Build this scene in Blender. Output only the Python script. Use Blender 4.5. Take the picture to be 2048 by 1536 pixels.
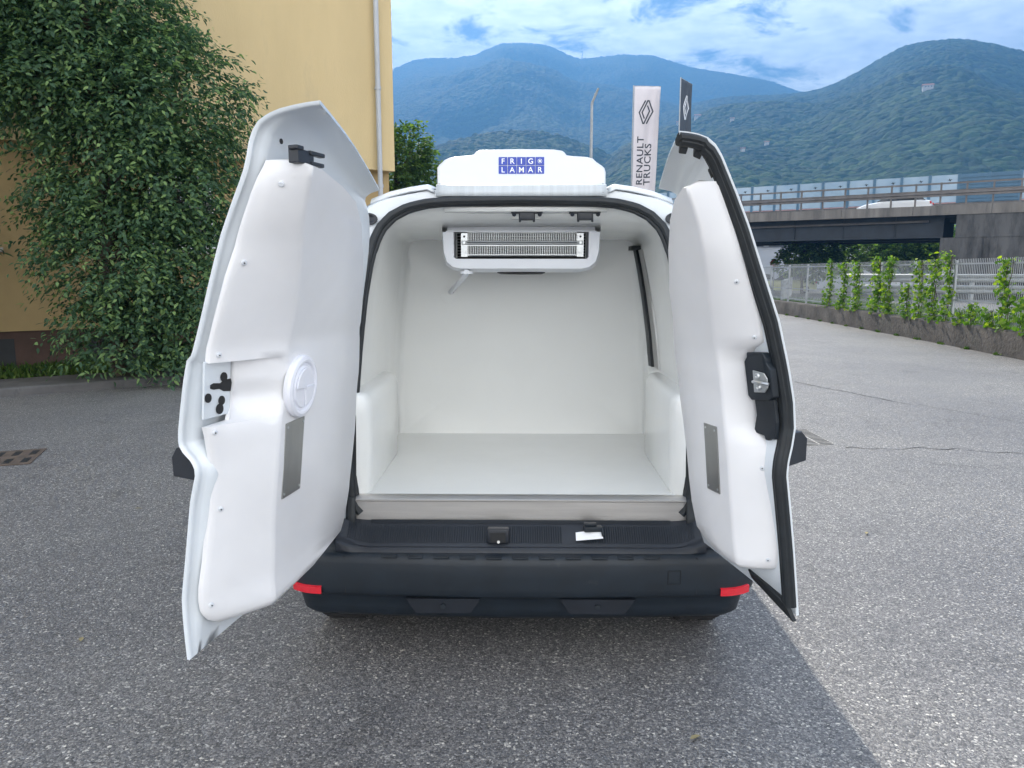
import bpy, bmesh, math, random
import numpy as np
from mathutils import Vector, Matrix, noise as mnoise
R = math.radians
random.seed(7); rng = np.random.default_rng(7)
for o in list(bpy.data.objects): bpy.data.objects.remove(o)
S = bpy.context.scene; C = S.collection

# ------------------------------------------------------------------ camera, sky, sun, exposure
cd = bpy.data.cameras.new("camera"); cam = bpy.data.objects.new("camera", cd); C.objects.link(cam)
cam.location = (0, 0, 1.62); cam.rotation_euler = (R(90 - 8.64), 0, 0)
cd.sensor_width = 36; cd.lens = 26.0; cd.clip_start = .05; cd.clip_end = 20000
S.camera = cam
SUN_EL, SUN_AZ = R(37.5), R(-9.8)          # azimuth from +Y, negative = left
sd = bpy.data.lights.new("sun", 'SUN'); sun = bpy.data.objects.new("sun", sd); C.objects.link(sun)
sd.energy = 5.0; sd.angle = R(.5); sd.color = (1, .92, .80)
sv = Vector((math.sin(SUN_AZ)*math.cos(SUN_EL), math.cos(SUN_AZ)*math.cos(SUN_EL), math.sin(SUN_EL)))
sun.rotation_euler = (-sv).to_track_quat('-Z', 'Y').to_euler()
W = bpy.data.worlds.new("World"); S.world = W; W.use_nodes = True
wn, wl = W.node_tree.nodes, W.node_tree.links
for n in list(wn): wn.remove(n)
def N(nodes, t, **kw):
    n = nodes.new(t)
    for k, v in kw.items():
        if k in n.inputs.keys(): n.inputs[k].default_value = v
        else: setattr(n, k, v)
    return n
def mathn(nodes, links, op, a, b=None, clamp=False):
    n = nodes.new('ShaderNodeMath'); n.operation = op; n.use_clamp = clamp
    for i, v in enumerate((a, b)):
        if v is None: continue
        if isinstance(v, (int, float)): n.inputs[i].default_value = v
        else: links.new(v, n.inputs[i])
    return n.outputs[0]
sky = N(wn, 'ShaderNodeTexSky', sky_type='NISHITA', sun_disc=False, sun_elevation=SUN_EL, sun_rotation=SUN_AZ,
        altitude=250, air_density=1.0, dust_density=.4, ozone_density=2.0)
tc = N(wn, 'ShaderNodeTexCoord'); sep = N(wn, 'ShaderNodeSeparateXYZ'); wl.new(tc.outputs['Generated'], sep.inputs[0])
zz = mathn(wn, wl, 'ADD', mathn(wn, wl, 'MAXIMUM', sep.outputs[2], 0.0), .10)
cx = mathn(wn, wl, 'DIVIDE', sep.outputs[0], zz); cy = mathn(wn, wl, 'DIVIDE', sep.outputs[1], zz)
cmb = N(wn, 'ShaderNodeCombineXYZ'); wl.new(cx, cmb.inputs[0]); wl.new(cy, cmb.inputs[1])
n1 = N(wn, 'ShaderNodeTexNoise', Scale=.9, Detail=3.0, Roughness=.55, Distortion=.3); wl.new(cmb.outputs[0], n1.inputs['Vector'])
n2 = N(wn, 'ShaderNodeTexNoise', Scale=3.6, Detail=8.0, Roughness=.68, Distortion=.5); wl.new(cmb.outputs[0], n2.inputs['Vector'])
mm = mathn(wn, wl, 'ADD', mathn(wn, wl, 'MULTIPLY', n1.outputs[0], .62), mathn(wn, wl, 'MULTIPLY', n2.outputs[0], .50))
mr = N(wn, 'ShaderNodeMapRange'); mr.interpolation_type = 'SMOOTHSTEP'
mr.inputs['From Min'].default_value = .44; mr.inputs['From Max'].default_value = .54
wl.new(mm, mr.inputs['Value'])
n3 = N(wn, 'ShaderNodeTexNoise', Scale=9.0, Detail=6.0, Roughness=.6); wl.new(cmb.outputs[0], n3.inputs['Vector'])
bgs = N(wn, 'ShaderNodeBackground', Strength=.05); wl.new(sky.outputs[0], bgs.inputs[0])
bgc = N(wn, 'ShaderNodeBackground'); bgc.inputs[0].default_value = (1, .99, .96, 1)
# cloud brightness: brighter towards the sun, textured
dt = N(wn, 'ShaderNodeVectorMath', operation='DOT_PRODUCT'); wl.new(tc.outputs['Generated'], dt.inputs[0]); dt.inputs[1].default_value = sv
br = mathn(wn, wl, 'MULTIPLY', mathn(wn, wl, 'POWER', mathn(wn, wl, 'MAXIMUM', dt.outputs['Value'], 0.0), 6.0), .25)
hi = N(wn, 'ShaderNodeMapRange'); hi.interpolation_type = 'SMOOTHSTEP'; wl.new(sep.outputs[2], hi.inputs['Value'])      # overhead cloud strength lowered by hand to balance the ambient light
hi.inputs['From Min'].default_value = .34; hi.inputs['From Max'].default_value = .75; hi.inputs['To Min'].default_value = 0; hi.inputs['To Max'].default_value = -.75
bk = N(wn, 'ShaderNodeMapRange'); bk.interpolation_type = 'SMOOTHSTEP'; wl.new(sep.outputs[1], bk.inputs['Value'])      # clouds behind the camera dimmed slightly, tuned for the ambient light
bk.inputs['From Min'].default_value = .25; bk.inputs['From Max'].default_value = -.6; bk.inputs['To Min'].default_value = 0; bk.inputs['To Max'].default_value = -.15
cb = mathn(wn, wl, 'ADD', mathn(wn, wl, 'MULTIPLY', n3.outputs[0], 2.3), .62)
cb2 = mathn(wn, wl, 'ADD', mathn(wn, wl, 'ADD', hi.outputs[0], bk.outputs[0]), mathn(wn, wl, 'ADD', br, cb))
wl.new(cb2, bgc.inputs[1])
mix = N(wn, 'ShaderNodeMixShader'); wl.new(mathn(wn, wl, 'MULTIPLY', mr.outputs[0], .93), mix.inputs[0])
wl.new(bgs.outputs[0], mix.inputs[1]); wl.new(bgc.outputs[0], mix.inputs[2])
wo = N(wn, 'ShaderNodeOutputWorld'); wl.new(mix.outputs[0], wo.inputs[0])
S.view_settings.view_transform = 'Standard'; S.view_settings.look = 'None'
S.view_settings.exposure = 1.28; S.view_settings.gamma = 1; S.view_settings.use_curve_mapping = False
S.render.engine = 'CYCLES'; S.render.resolution_x = 1024; S.render.resolution_y = 768
try:
    S.cycles.use_denoising = True; S.cycles.volume_bounces = 1; S.cycles.max_bounces = 8; S.cycles.transparent_max_bounces = 16
except Exception: pass

# ------------------------------------------------------------------ materials
def new_mat(name):
    m = bpy.data.materials.new(name); m.use_nodes = True
    nt = m.node_tree; b = nt.nodes['Principled BSDF']
    return m, nt.nodes, nt.links, b
def ramp(nodes, stops):
    r = nodes.new('ShaderNodeValToRGB')
    while len(r.color_ramp.elements) < len(stops): r.color_ramp.elements.new(.5)
    for e, (p, c) in zip(r.color_ramp.elements, stops):
        e.position = p; e.color = (*c, 1)
    return r
def mat(name, col, rough=.5, metal=0, var=.06, scale=4, bump=0, bscale=60, coat=0, spec=None, streak=False, dirt=None, emit=None):
    m, n, l, b = new_mat(name)
    tcn = n.new('ShaderNodeTexCoord'); vec = tcn.outputs['Object']
    if streak:
        mp = n.new('ShaderNodeMapping'); mp.inputs['Scale'].default_value = streak; l.new(vec, mp.inputs[0]); vec2 = mp.outputs[0]
    else: vec2 = vec
    no = N(n, 'ShaderNodeTexNoise', Scale=scale, Detail=5.0, Roughness=.6); l.new(vec2, no.inputs['Vector'])
    lo = tuple(max(0, c*(1-var)) for c in col); hi = tuple(min(1, c*(1+var)) for c in col)
    r = ramp(n, [(.3, lo), (.7, hi)]); l.new(no.outputs[0], r.inputs[0])
    out = r.outputs[0]
    if dirt:
        dn = N(n, 'ShaderNodeTexNoise', Scale=dirt[1], Detail=8.0, Roughness=.7); l.new(vec2, dn.inputs['Vector'])
        rr = ramp(n, [(dirt[2], (0, 0, 0)), (dirt[2]+.15, (1, 1, 1))]); l.new(dn.outputs[0], rr.inputs[0])
        mx = n.new('ShaderNodeMix'); mx.data_type = 'RGBA'; l.new(rr.outputs[0], mx.inputs[0])
        l.new(out, mx.inputs[6]); mx.inputs[7].default_value = (*dirt[0], 1); out = mx.outputs[2]
    l.new(out, b.inputs['Base Color'])
    b.inputs['Roughness'].default_value = rough; b.inputs['Metallic'].default_value = metal
    if coat: b.inputs['Coat Weight'].default_value = coat; b.inputs['Coat Roughness'].default_value = .08
    if spec is not None: b.inputs['Specular IOR Level'].default_value = spec
    if bump:
        bn = N(n, 'ShaderNodeTexNoise', Scale=bscale, Detail=4.0); l.new(vec2, bn.inputs['Vector'])
        bp = N(n, 'ShaderNodeBump', Strength=1.0, Distance=bump); l.new(bn.outputs[0], bp.inputs['Height']); l.new(bp.outputs[0], b.inputs['Normal'])
    return m
def leaf_mat(name, c1, c2, c3, trans=.35):
    m, n, l, b = new_mat(name)
    g = n.new('ShaderNodeNewGeometry'); r = ramp(n, [(0, c1), (.6, c2), (1, c3)]); l.new(g.outputs['Random Per Island'], r.inputs[0])
    b.inputs['Roughness'].default_value = .6; b.inputs['Specular IOR Level'].default_value = .3
    l.new(r.outputs[0], b.inputs['Base Color'])
    t = n.new('ShaderNodeBsdfTranslucent'); hs = N(n, 'ShaderNodeHueSaturation', Saturation=1.15, Value=1.5); l.new(r.outputs[0], hs.inputs['Color']); l.new(hs.outputs[0], t.inputs[0])
    ms = N(n, 'ShaderNodeMixShader', Fac=trans); l.new(b.outputs[0], ms.inputs[1]); l.new(t.outputs[0], ms.inputs[2])
    l.new(ms.outputs[0], n['Material Output'].inputs[0])
    return m
M = {}
M['paint'] = mat('white_paint', (.70, .745, .79), .28, var=.02, scale=2, coat=.5)
M['panel'] = mat('moulded_panel', (.80, .80, .82), .34, var=.03, scale=5, bump=.0025, bscale=3.5, dirt=((.62, .60, .56), 9, .70))
M['liner'] = mat('gelcoat_liner', (.80, .81, .795), .22, var=.02, scale=3, bump=.002, bscale=5, coat=.3, dirt=((.70, .70, .67), 5, .66))
M['unitwhite'] = mat('unit_white', (.66, .685, .73), .3, var=.02, scale=3)
M['roofstrip'] = mat('roof_strip', (.52, .56, .59), .4, var=.10, scale=6, streak=(8, 1, .3))
M['plastic'] = mat('black_plastic', (.008, .014, .022), .46, var=.25, scale=8, bump=.0006, bscale=900, dirt=((.03, .034, .038), 14, .62))
M['plastic2'] = mat('dark_trim', (.016, .020, .028), .42, var=.2, scale=6, bump=.0005, bscale=600)
M['rubber'] = mat('rubber_seal', (.014, .018, .022), .55, var=.2, scale=20)
M['tyre'] = mat('tyre_rubber', (.02, .02, .022), .85, var=.3, scale=12)
M['steel'] = mat('brushed_steel', (.60, .58, .56), .36, metal=1, var=.08, scale=7, streak=(.4, 8, 8), bump=.0004, bscale=120)
M['plate'] = mat('brushed_plate', (.40, .40, .39), .42, metal=.85, var=.12, scale=8, streak=(1, 1, .2))
M['alu'] = mat('aluminium', (.62, .64, .65), .35, metal=.9, var=.08, scale=10)
M['red'] = mat('red_reflector', (.62, .015, .03), .2, var=.08, scale=60, coat=.6)
M['lamp'] = mat('lamp_lens', (.75, .75, .72), .25, var=.02)
M['disc'] = mat('disc_white', (.82, .83, .90), .25, var=.02)
M['hole'] = mat('hole_black', (.015, .016, .018), .7, var=.2)
M['tan'] = mat('dark_inner', (.02, .025, .03), .6, var=.2)
M['blue'] = mat('logo_blue', (.03, .06, .36), .35, var=.03)
M['white'] = mat('lettering_white', (.82, .83, .86), .4, var=.01)
M['glass'] = mat('dark_glass', (.02, .025, .03), .06, var=.1)
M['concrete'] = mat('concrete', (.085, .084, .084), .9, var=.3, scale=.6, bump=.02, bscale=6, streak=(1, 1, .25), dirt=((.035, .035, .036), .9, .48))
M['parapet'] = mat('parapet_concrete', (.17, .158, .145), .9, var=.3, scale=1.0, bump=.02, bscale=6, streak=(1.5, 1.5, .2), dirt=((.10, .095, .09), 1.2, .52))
M['wallc'] = mat('old_wall_concrete', (.078, .070, .064), .92, var=.35, scale=2.2, bump=.02, bscale=14, dirt=((.045, .045, .04), 1.8, .5))
M['galv'] = mat('galvanised', (.34, .36, .38), .45, metal=.5, var=.12, scale=5)
M['girder'] = mat('girder_steel', (.02, .028, .04), .6, var=.3, scale=1)
M['railc'] = mat('bridge_rail', (.14, .13, .125), .6, metal=.2, var=.2, scale=2)
M['stucco'] = mat('yellow_stucco', (.60, .47, .26), .9, var=.07, scale=1.1, bump=.003, bscale=90, streak=(1, 1, .22), dirt=((.50, .40, .24), 1.1, .56))
M['stucco_shaded'] = mat('shaded_yellow_stucco', (.46, .33, .16), .9, var=.10, scale=.9, bump=.003, bscale=90)  # yellow stucco darkened; shade under overhang and tree put into the colour
M['plinth'] = mat('brown_plinth', (.095, .055, .042), .8, var=.22, scale=2.5, bump=.004, bscale=30)
M['plinthdark'] = mat('dark_plinth_opening', (.03, .032, .035), .7, var=.2)
M['pipe'] = mat('drain_pipe_grey', (.45, .47, .50), .45, var=.08, scale=3)
M['soil'] = mat('soil', (.05, .045, .03), 1, var=.3, scale=5, bump=.03, bscale=12)
M['kerb'] = mat('kerb_concrete', (.10, .098, .10), .95, var=.22, scale=3, bump=.006, bscale=50, dirt=((.05, .05, .05), 4, .55))
M['bark'] = mat('bark', (.07, .055, .04), .9, var=.3, scale=8, bump=.02, bscale=18, streak=(1, 1, .2))
M['leafA'] = leaf_mat('leaf_dark', (.045, .092, .055), (.080, .155, .078), (.24, .36, .13), .42)
M['leafB'] = leaf_mat('leaf_mid', (.035, .075, .02), (.075, .14, .035), (.17, .26, .06), .45)
M['leafD'] = leaf_mat('leaf_backlit', (.05, .10, .03), (.12, .20, .05), (.28, .40, .10), .6)
M['leafC'] = leaf_mat('leaf_bright', (.05, .12, .012), (.12, .24, .03), (.32, .42, .06), .5)
M['grass'] = leaf_mat('grass_leaf', (.03, .07, .012), (.06, .12, .02), (.12, .18, .04), .35)
M['flagw'] = mat('flag_white', (.70, .66, .70), .8, var=.03, scale=2)
M['flagk'] = mat('flag_dark', (.045, .055, .07), .7, var=.1, scale=2)
M['ink'] = mat('flag_ink', (.05, .055, .07), .7, var=.05)
M['noise_glass'] = None
m, n, l, b = new_mat('barrier_glass'); b.inputs['Base Color'].default_value = (.50, .62, .72, 1); b.inputs['Roughness'].default_value = .15
b.inputs['Transmission Weight'].default_value = 0
tr = n.new('ShaderNodeBsdfTransparent'); tr.inputs[0].default_value = (.85, .93, 1, 1)
ms = N(n, 'ShaderNodeMixShader', Fac=.42); l.new(tr.outputs[0], ms.inputs[1]); l.new(b.outputs[0], ms.inputs[2]); l.new(ms.outputs[0], n['Material Output'].inputs[0])
no = N(n, 'ShaderNodeTexNoise', Scale=.6, Detail=3.0); tcn = n.new('ShaderNodeTexCoord'); l.new(tcn.outputs['Object'], no.inputs['Vector'])
rr = ramp(n, [(.3, (.42, .55, .66)), (.7, (.62, .72, .80))]); l.new(no.outputs[0], rr.inputs[0]); l.new(rr.outputs[0], b.inputs['Base Color'])
M['noise_glass'] = m
M['barrier_blue'] = mat('barrier_blue', (.06, .14, .22), .5, var=.1, scale=2)
M['pink'] = mat('barrier_pink', (.42, .24, .24), .7, var=.1, scale=1)
M['carwhite'] = mat('car_white', (.80, .81, .82), .25, var=.01, coat=.6)
M['caryellow'] = mat('car_pale_yellow', (.62, .66, .30), .3, var=.02, coat=.5)
M['cargrey'] = mat('car_grey', (.35, .37, .40), .3, var=.02, coat=.5)
M['facade'] = mat('far_facade', (.42, .45, .50), .8, var=.05, scale=.3)
M['facadedark'] = mat('far_facade_dark', (.035, .045, .06), .5, var=.1, scale=.3)
M['rooftile'] = mat('roof_tiles', (.30, .14, .09), .9, var=.2, scale=1)
M['cream'] = mat('house_cream', (.50, .48, .44), .9, var=.06, scale=.5)

def asphalt():
    m, n, l, b = new_mat('asphalt')
    t = n.new('ShaderNodeTexCoord')
    v = N(n, 'ShaderNodeTexVoronoi', Scale=125.0); l.new(t.outputs['Object'], v.inputs['Vector'])
    v2 = N(n, 'ShaderNodeTexVoronoi', Scale=240.0); l.new(t.outputs['Object'], v2.inputs['Vector'])
    s = n.new('ShaderNodeSeparateColor'); l.new(v.outputs['Color'], s.inputs[0])
    s2 = n.new('ShaderNodeSeparateColor'); l.new(v2.outputs['Color'], s2.inputs[0])
    r = ramp(n, [(0, (.038, .038, .042)), (.35, (.085, .085, .088)), (.65, (.150, .148, .148)), (.90, (.26, .255, .245)), (1.0, (.58, .56, .51))]); l.new(s.outputs[0], r.inputs[0])
    r2 = ramp(n, [(0, (.045, .045, .05)), (.55, (.10, .10, .106)), (.92, (.22, .217, .212)), (1, (.42, .41, .40))]); l.new(s2.outputs[0], r2.inputs[0])
    mx = n.new('ShaderNodeMix'); mx.data_type = 'RGBA'; l.new(s.outputs[1], mx.inputs[0]); l.new(r.outputs[0], mx.inputs[6]); l.new(r2.outputs[0], mx.inputs[7])
    big = N(n, 'ShaderNodeTexNoise', Scale=.45, Detail=6.0, Roughness=.65); l.new(t.outputs['Object'], big.inputs['Vector'])
    rb = ramp(n, [(.28, (1.02, 1.02, 1.05)), (.5, (1.28, 1.27, 1.27)), (.72, (1.55, 1.53, 1.48))]); l.new(big.outputs[0], rb.inputs[0])
    mu = n.new('ShaderNodeMix'); mu.data_type = 'RGBA'; mu.blend_type = 'MULTIPLY'; mu.inputs[0].default_value = 1
    l.new(mx.outputs[2], mu.inputs[6]); l.new(rb.outputs[0], mu.inputs[7]); 
    st = N(n, 'ShaderNodeTexNoise', Scale=1.6, Detail=5.0, Roughness=.6, Distortion=1.0); l.new(t.outputs['Object'], st.inputs['Vector'])
    rs = ramp(n, [(.58, (1, 1, 1)), (.74, (.70, .70, .70))]); l.new(st.outputs[0], rs.inputs[0])
    mu2 = n.new('ShaderNodeMix'); mu2.data_type = 'RGBA'; mu2.blend_type = 'MULTIPLY'; mu2.inputs[0].default_value = 1
    l.new(mu.outputs[2], mu2.inputs[6]); l.new(rs.outputs[0], mu2.inputs[7]); l.new(mu2.outputs[2], b.inputs['Base Color'])
    b.inputs['Roughness'].default_value = .55
    hs = mathn(n, l, 'ADD', mathn(n, l, 'MULTIPLY', s.outputs[2], .7), mathn(n, l, 'MULTIPLY', v.outputs['Distance'], -.8))
    bp = N(n, 'ShaderNodeBump', Strength=.8, Distance=.004); l.new(hs, bp.inputs['Height']); l.new(bp.outputs[0], b.inputs['Normal'])
    return m
M['asphalt'] = asphalt()
def forest(name, sc, cols, bumpd):
    m, n, l, b = new_mat(name)
    t = n.new('ShaderNodeTexCoord')
    w = N(n, 'ShaderNodeTexNoise', Scale=sc*1.2, Detail=3.0); l.new(t.outputs['Object'], w.inputs['Vector'])
    ad = n.new('ShaderNodeVectorMath'); ad.operation = 'MULTIPLY_ADD'; l.new(w.outputs['Color'], ad.inputs[0]); ad.inputs[1].default_value = (.8/sc,)*3; l.new(t.outputs['Object'], ad.inputs[2])
    v = N(n, 'ShaderNodeTexVoronoi', Scale=sc); l.new(ad.outputs[0], v.inputs['Vector'])
    s = n.new('ShaderNodeSeparateColor'); l.new(v.outputs['Color'], s.inputs[0])
    big = N(n, 'ShaderNodeTexNoise', Scale=sc/14, Detail=5.0, Roughness=.6); l.new(t.outputs['Object'], big.inputs['Vector'])
    f = mathn(n, l, 'ADD', mathn(n, l, 'MULTIPLY', s.outputs[0], .5), mathn(n, l, 'MULTIPLY', big.outputs[0], .7))
    r = ramp(n, [(.2, cols[0]), (.6, cols[1]), (.95, cols[2])]); l.new(f, r.inputs[0]); l.new(r.outputs[0], b.inputs['Base Color'])
    b.inputs['Roughness'].default_value = .9; b.inputs['Specular IOR Level'].default_value = .1
    bp = N(n, 'ShaderNodeBump', Strength=1.0, Distance=bumpd); bp.invert = True; l.new(v.outputs['Distance'], bp.inputs['Height']); l.new(bp.outputs[0], b.inputs['Normal'])
    return m
M['forest'] = forest('forest_canopy', .13, ((.010, .022, .012), (.022, .045, .018), (.055, .090, .028)), 3.0)

# ------------------------------------------------------------------ mesh helpers
class MB:
    def __init__(s): s.v = []; s.f = []
    def add(s, vs, fs):
        k = len(s.v); s.v += [tuple(p) for p in vs]; s.f += [tuple(i+k for i in f) for f in fs]; return s
    def box(s, c, d, rot=0, bev=0):
        x, y, z = d[0]/2, d[1]/2, d[2]/2; ca, sa = math.cos(rot), math.sin(rot)
        if not bev:
            P = [(i*x, j*y, k*z) for k in (-1, 1) for j in (-1, 1) for i in (-1, 1)]
            F = [(0, 2, 3, 1), (4, 5, 7, 6), (0, 1, 5, 4), (2, 6, 7, 3), (0, 4, 6, 2), (1, 3, 7, 5)]
        else:
            bm = bmesh.new(); bmesh.ops.create_cube(bm, size=1)
            for v in bm.verts: v.co = Vector((v.co.x*2*x, v.co.y*2*y, v.co.z*2*z))
            bmesh.ops.bevel(bm, geom=list(bm.edges), offset=bev, segments=2, affect='EDGES', profile=.6)
            bm.verts.index_update(); P = [tuple(v.co) for v in bm.verts]; F = [tuple(v.index for v in f.verts) for f in bm.faces]; bm.free()
        return s.add([(c[0]+p[0]*ca-p[1]*sa, c[1]+p[0]*sa+p[1]*ca, c[2]+p[2]) for p in P], F)
    def tube(s, pts, r, n=8, closed=False, caps=True):
        pts = [Vector(p) for p in pts]; m = len(pts); rs = r if isinstance(r, (list, tuple)) else [r]*m
        V = []; prev = None
        for i in range(m):
            a = pts[i-1] if (i > 0 or closed) else pts[i]; b_ = pts[(i+1) % m] if (i < m-1 or closed) else pts[i]
            t = (b_-a).normalized()
            if prev is None:
                up = Vector((0, 0, 1)) if abs(t.z) < .9 else Vector((1, 0, 0)); e1 = t.cross(up).normalized()
            else: e1 = (prev - t*prev.dot(t)).normalized()
            prev = e1; e2 = t.cross(e1)
            for k in range(n):
                q = 2*math.pi*k/n; V.append(pts[i]+(e1*math.cos(q)+e2*math.sin(q))*rs[i])
        F = []
        for i in range(m if closed else m-1):
            j = (i+1) % m
            for k in range(n): F.append((i*n+k, i*n+(k+1) % n, j*n+(k+1) % n, j*n+k))
        if caps and not closed: F += [tuple(range(n))[::-1], tuple((m-1)*n+k for k in range(n))]
        return s.add(V, F)
    def grid(s, rows, closed=False):
        m, n = len(rows), len(rows[0]); V = [p for r in rows for p in r]; F = []
        for i in range(m-1):
            for k in range(n if closed else n-1): F.append((i*n+k, i*n+(k+1) % n, (i+1)*n+(k+1) % n, (i+1)*n+k))
        return s.add(V, F)
    def poly(s, pts): return s.add(pts, [tuple(range(len(pts)))])
    def prism(s, pts, vec):   # closed prism of polygon pts along vec
        n = len(pts); V = list(pts)+[tuple(p[i]+vec[i] for i in range(3)) for p in pts]
        return s.add(V, [tuple(range(n))[::-1], tuple(range(n, 2*n))]+[(i, (i+1) % n, n+(i+1) % n, n+i) for i in range(n)])
    def disc(s, c, axis, r, h, n=24, r2=None):
        a = Vector(axis).normalized(); c = Vector(c)
        return s.tube([c, c+a*h], [r, r2 if r2 is not None else r], n)
    def ring(s, c, axis, prof, n=32):   # lathe, prof [(r, h)]
        a = Vector(axis).normalized(); up = Vector((0, 0, 1)) if abs(a.z) < .9 else Vector((1, 0, 0))
        e1 = a.cross(up).normalized(); e2 = a.cross(e1); c = Vector(c); rows = []
        for r_, h in prof: rows.append([tuple(c+a*h+(e1*math.cos(2*math.pi*k/n)+e2*math.sin(2*math.pi*k/n))*r_) for k in range(n)])
        return s.grid(rows, closed=True)
def obj(name, mb, m, parent=None, loc=None, smooth=35, solid=0, weld=True, bevel=0):
    me = bpy.data.meshes.new(name); me.from_pydata(mb.v, [], mb.f); me.update()
    bm = bmesh.new(); bm.from_mesh(me)
    if weld: bmesh.ops.remove_doubles(bm, verts=bm.verts, dist=1e-5)
    bmesh.ops.recalc_face_normals(bm, faces=bm.faces); bm.to_mesh(me); bm.free()
    o = bpy.data.objects.new(name, me); C.objects.link(o)
    for q in (m if isinstance(m, (list, tuple)) else [m]):
        if q: me.materials.append(q)
    if smooth:
        me.shade_smooth(); me.set_sharp_from_angle(angle=R(smooth))
    if parent: o.parent = parent
    if loc: o.location = loc
    if solid:
        md = o.modifiers.new('s', 'SOLIDIFY'); md.thickness = solid; md.offset = 0
    if bevel:
        md = o.modifiers.new('b', 'BEVEL'); md.width = bevel; md.segments = 3; md.limit_method = 'ANGLE'; md.angle_limit = R(40)
    return o
def empty(name, label, cat, loc=(0, 0, 0), rz=0, group=None):
    o = bpy.data.objects.new(name, None); C.objects.link(o); o.location = loc; o.rotation_euler = (0, 0, rz); o.empty_display_size = .2
    return tag(o, label, cat, group)
def tag(o, label, cat, group=None, kind=None):
    if label: o['label'] = label
    if cat: o['category'] = cat
    if group: o['group'] = group
    if kind: o['kind'] = kind
    return o
def struct(o, label=None): o['kind'] = 'structure'; return tag(o, label, None)
def fast_mesh(name, V, F, m, parent=None, smooth=False):      # V (n,3), F (k,3|4) numpy
    me = bpy.data.meshes.new(name); nf, w = F.shape
    me.vertices.add(len(V)); me.vertices.foreach_set('co', V.astype(np.float32).ravel())
    me.loops.add(nf*w); me.loops.foreach_set('vertex_index', F.astype(np.int32).ravel())
    me.polygons.add(nf); me.polygons.foreach_set('loop_start', np.arange(0, nf*w, w, dtype=np.int32))
    me.polygons.foreach_set('loop_total', np.full(nf, w, dtype=np.int32))
    if smooth: me.polygons.foreach_set('use_smooth', np.ones(nf, dtype=bool))
    me.update(calc_edges=True); me.validate()
    me.materials.append(m); o = bpy.data.objects.new(name, me); C.objects.link(o)
    if parent: o.parent = parent
    return o
def leaves(P, A, Nn, L, Wd):      # base points, axis dir, normal, length, width -> folded leaves
    A = A/np.linalg.norm(A, axis=1, keepdims=True); B = np.cross(A, Nn); B /= np.linalg.norm(B, axis=1, keepdims=True)+1e-9
    Nn = np.cross(B, A); L = L[:, None]; Wd = Wd[:, None]; n = len(P)
    a = P; l1 = P+A*L*.32-B*Wd*.5+Nn*Wd*.12; r1 = P+A*L*.32+B*Wd*.5+Nn*Wd*.12
    l2 = P+A*L*.68-B*Wd*.38+Nn*Wd*.10-Nn*L*.03; r2 = P+A*L*.68+B*Wd*.38+Nn*Wd*.10-Nn*L*.03; m1 = P+A*L*.5; t = P+A*L-Nn*L*.10
    V = np.stack([a, l1, l2, t, r2, r1, m1], 1).reshape(-1, 3); k = (np.arange(n)*7)[:, None]
    F3 = np.concatenate([k+np.array([q]) for q in ([0, 1, 6], [1, 2, 6], [2, 3, 6], [3, 4, 6], [4, 5, 6], [5, 0, 6])], 0)
    return V, F3
def rdir(n, zb=0.):
    v = rng.normal(size=(n, 3)); v[:, 2] += zb; return v/np.linalg.norm(v, axis=1, keepdims=True)
def sprays(centers, dirs, length, per, L, Wd, droop=.5, spread=.10):
    """leafy twigs: each spray is a drooping twig with leaves set along both sides, roughly in one layer"""
    n = len(centers); Ps = []; As = []; Ns = []; Ls = []; Ws = []
    up = np.array([0, 0, 1.])
    for k in range(per):
        f = (k+.5)/per; l = length[:, None]*f
        p = centers+dirs*l; p[:, 2] -= droop*(length*f**2)
        ax = dirs.copy(); ax[:, 2] -= droop*f*1.6; ax /= np.linalg.norm(ax, axis=1, keepdims=True)
        side = np.cross(ax, up); side /= np.linalg.norm(side, axis=1, keepdims=True)+1e-9
        sg = 1 if k % 2 else -1
        a = ax*.75+side*sg*.8+rng.normal(size=(n, 3))*.30; a[:, 2] -= .25
        nn = np.cross(side, ax)+rng.normal(size=(n, 3))*.35
        Ps.append(p+rng.normal(size=(n, 3))*spread*.25); As.append(a); Ns.append(nn)
        Ls.append(L*rng.uniform(.65, 1.2, n)); Ws.append(Wd*rng.uniform(.7, 1.2, n))
    return leaves(np.concatenate(Ps), np.concatenate(As), np.concatenate(Ns), np.concatenate(Ls), np.concatenate(Ws))
def text_mb(txt, size, depth, off=0.0, align='LEFT', vec=None, space=1.0):
    cu = bpy.data.curves.new('t', 'FONT'); cu.body = txt; cu.size = size; cu.extrude = depth/2; cu.offset = off; cu.align_x = align; cu.space_character = space; cu.resolution_u = 3
    o = bpy.data.objects.new('t', cu); C.objects.link(o)
    me = bpy.data.meshes.new_from_object(o.evaluated_get(bpy.context.evaluated_depsgraph_get()))
    V = [tuple(v.co) for v in me.vertices]; F = [tuple(p.vertices) for p in me.polygons]
    bpy.data.objects.remove(o); bpy.data.meshes.remove(me); bpy.data.curves.remove(cu)
    return V, F

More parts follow.
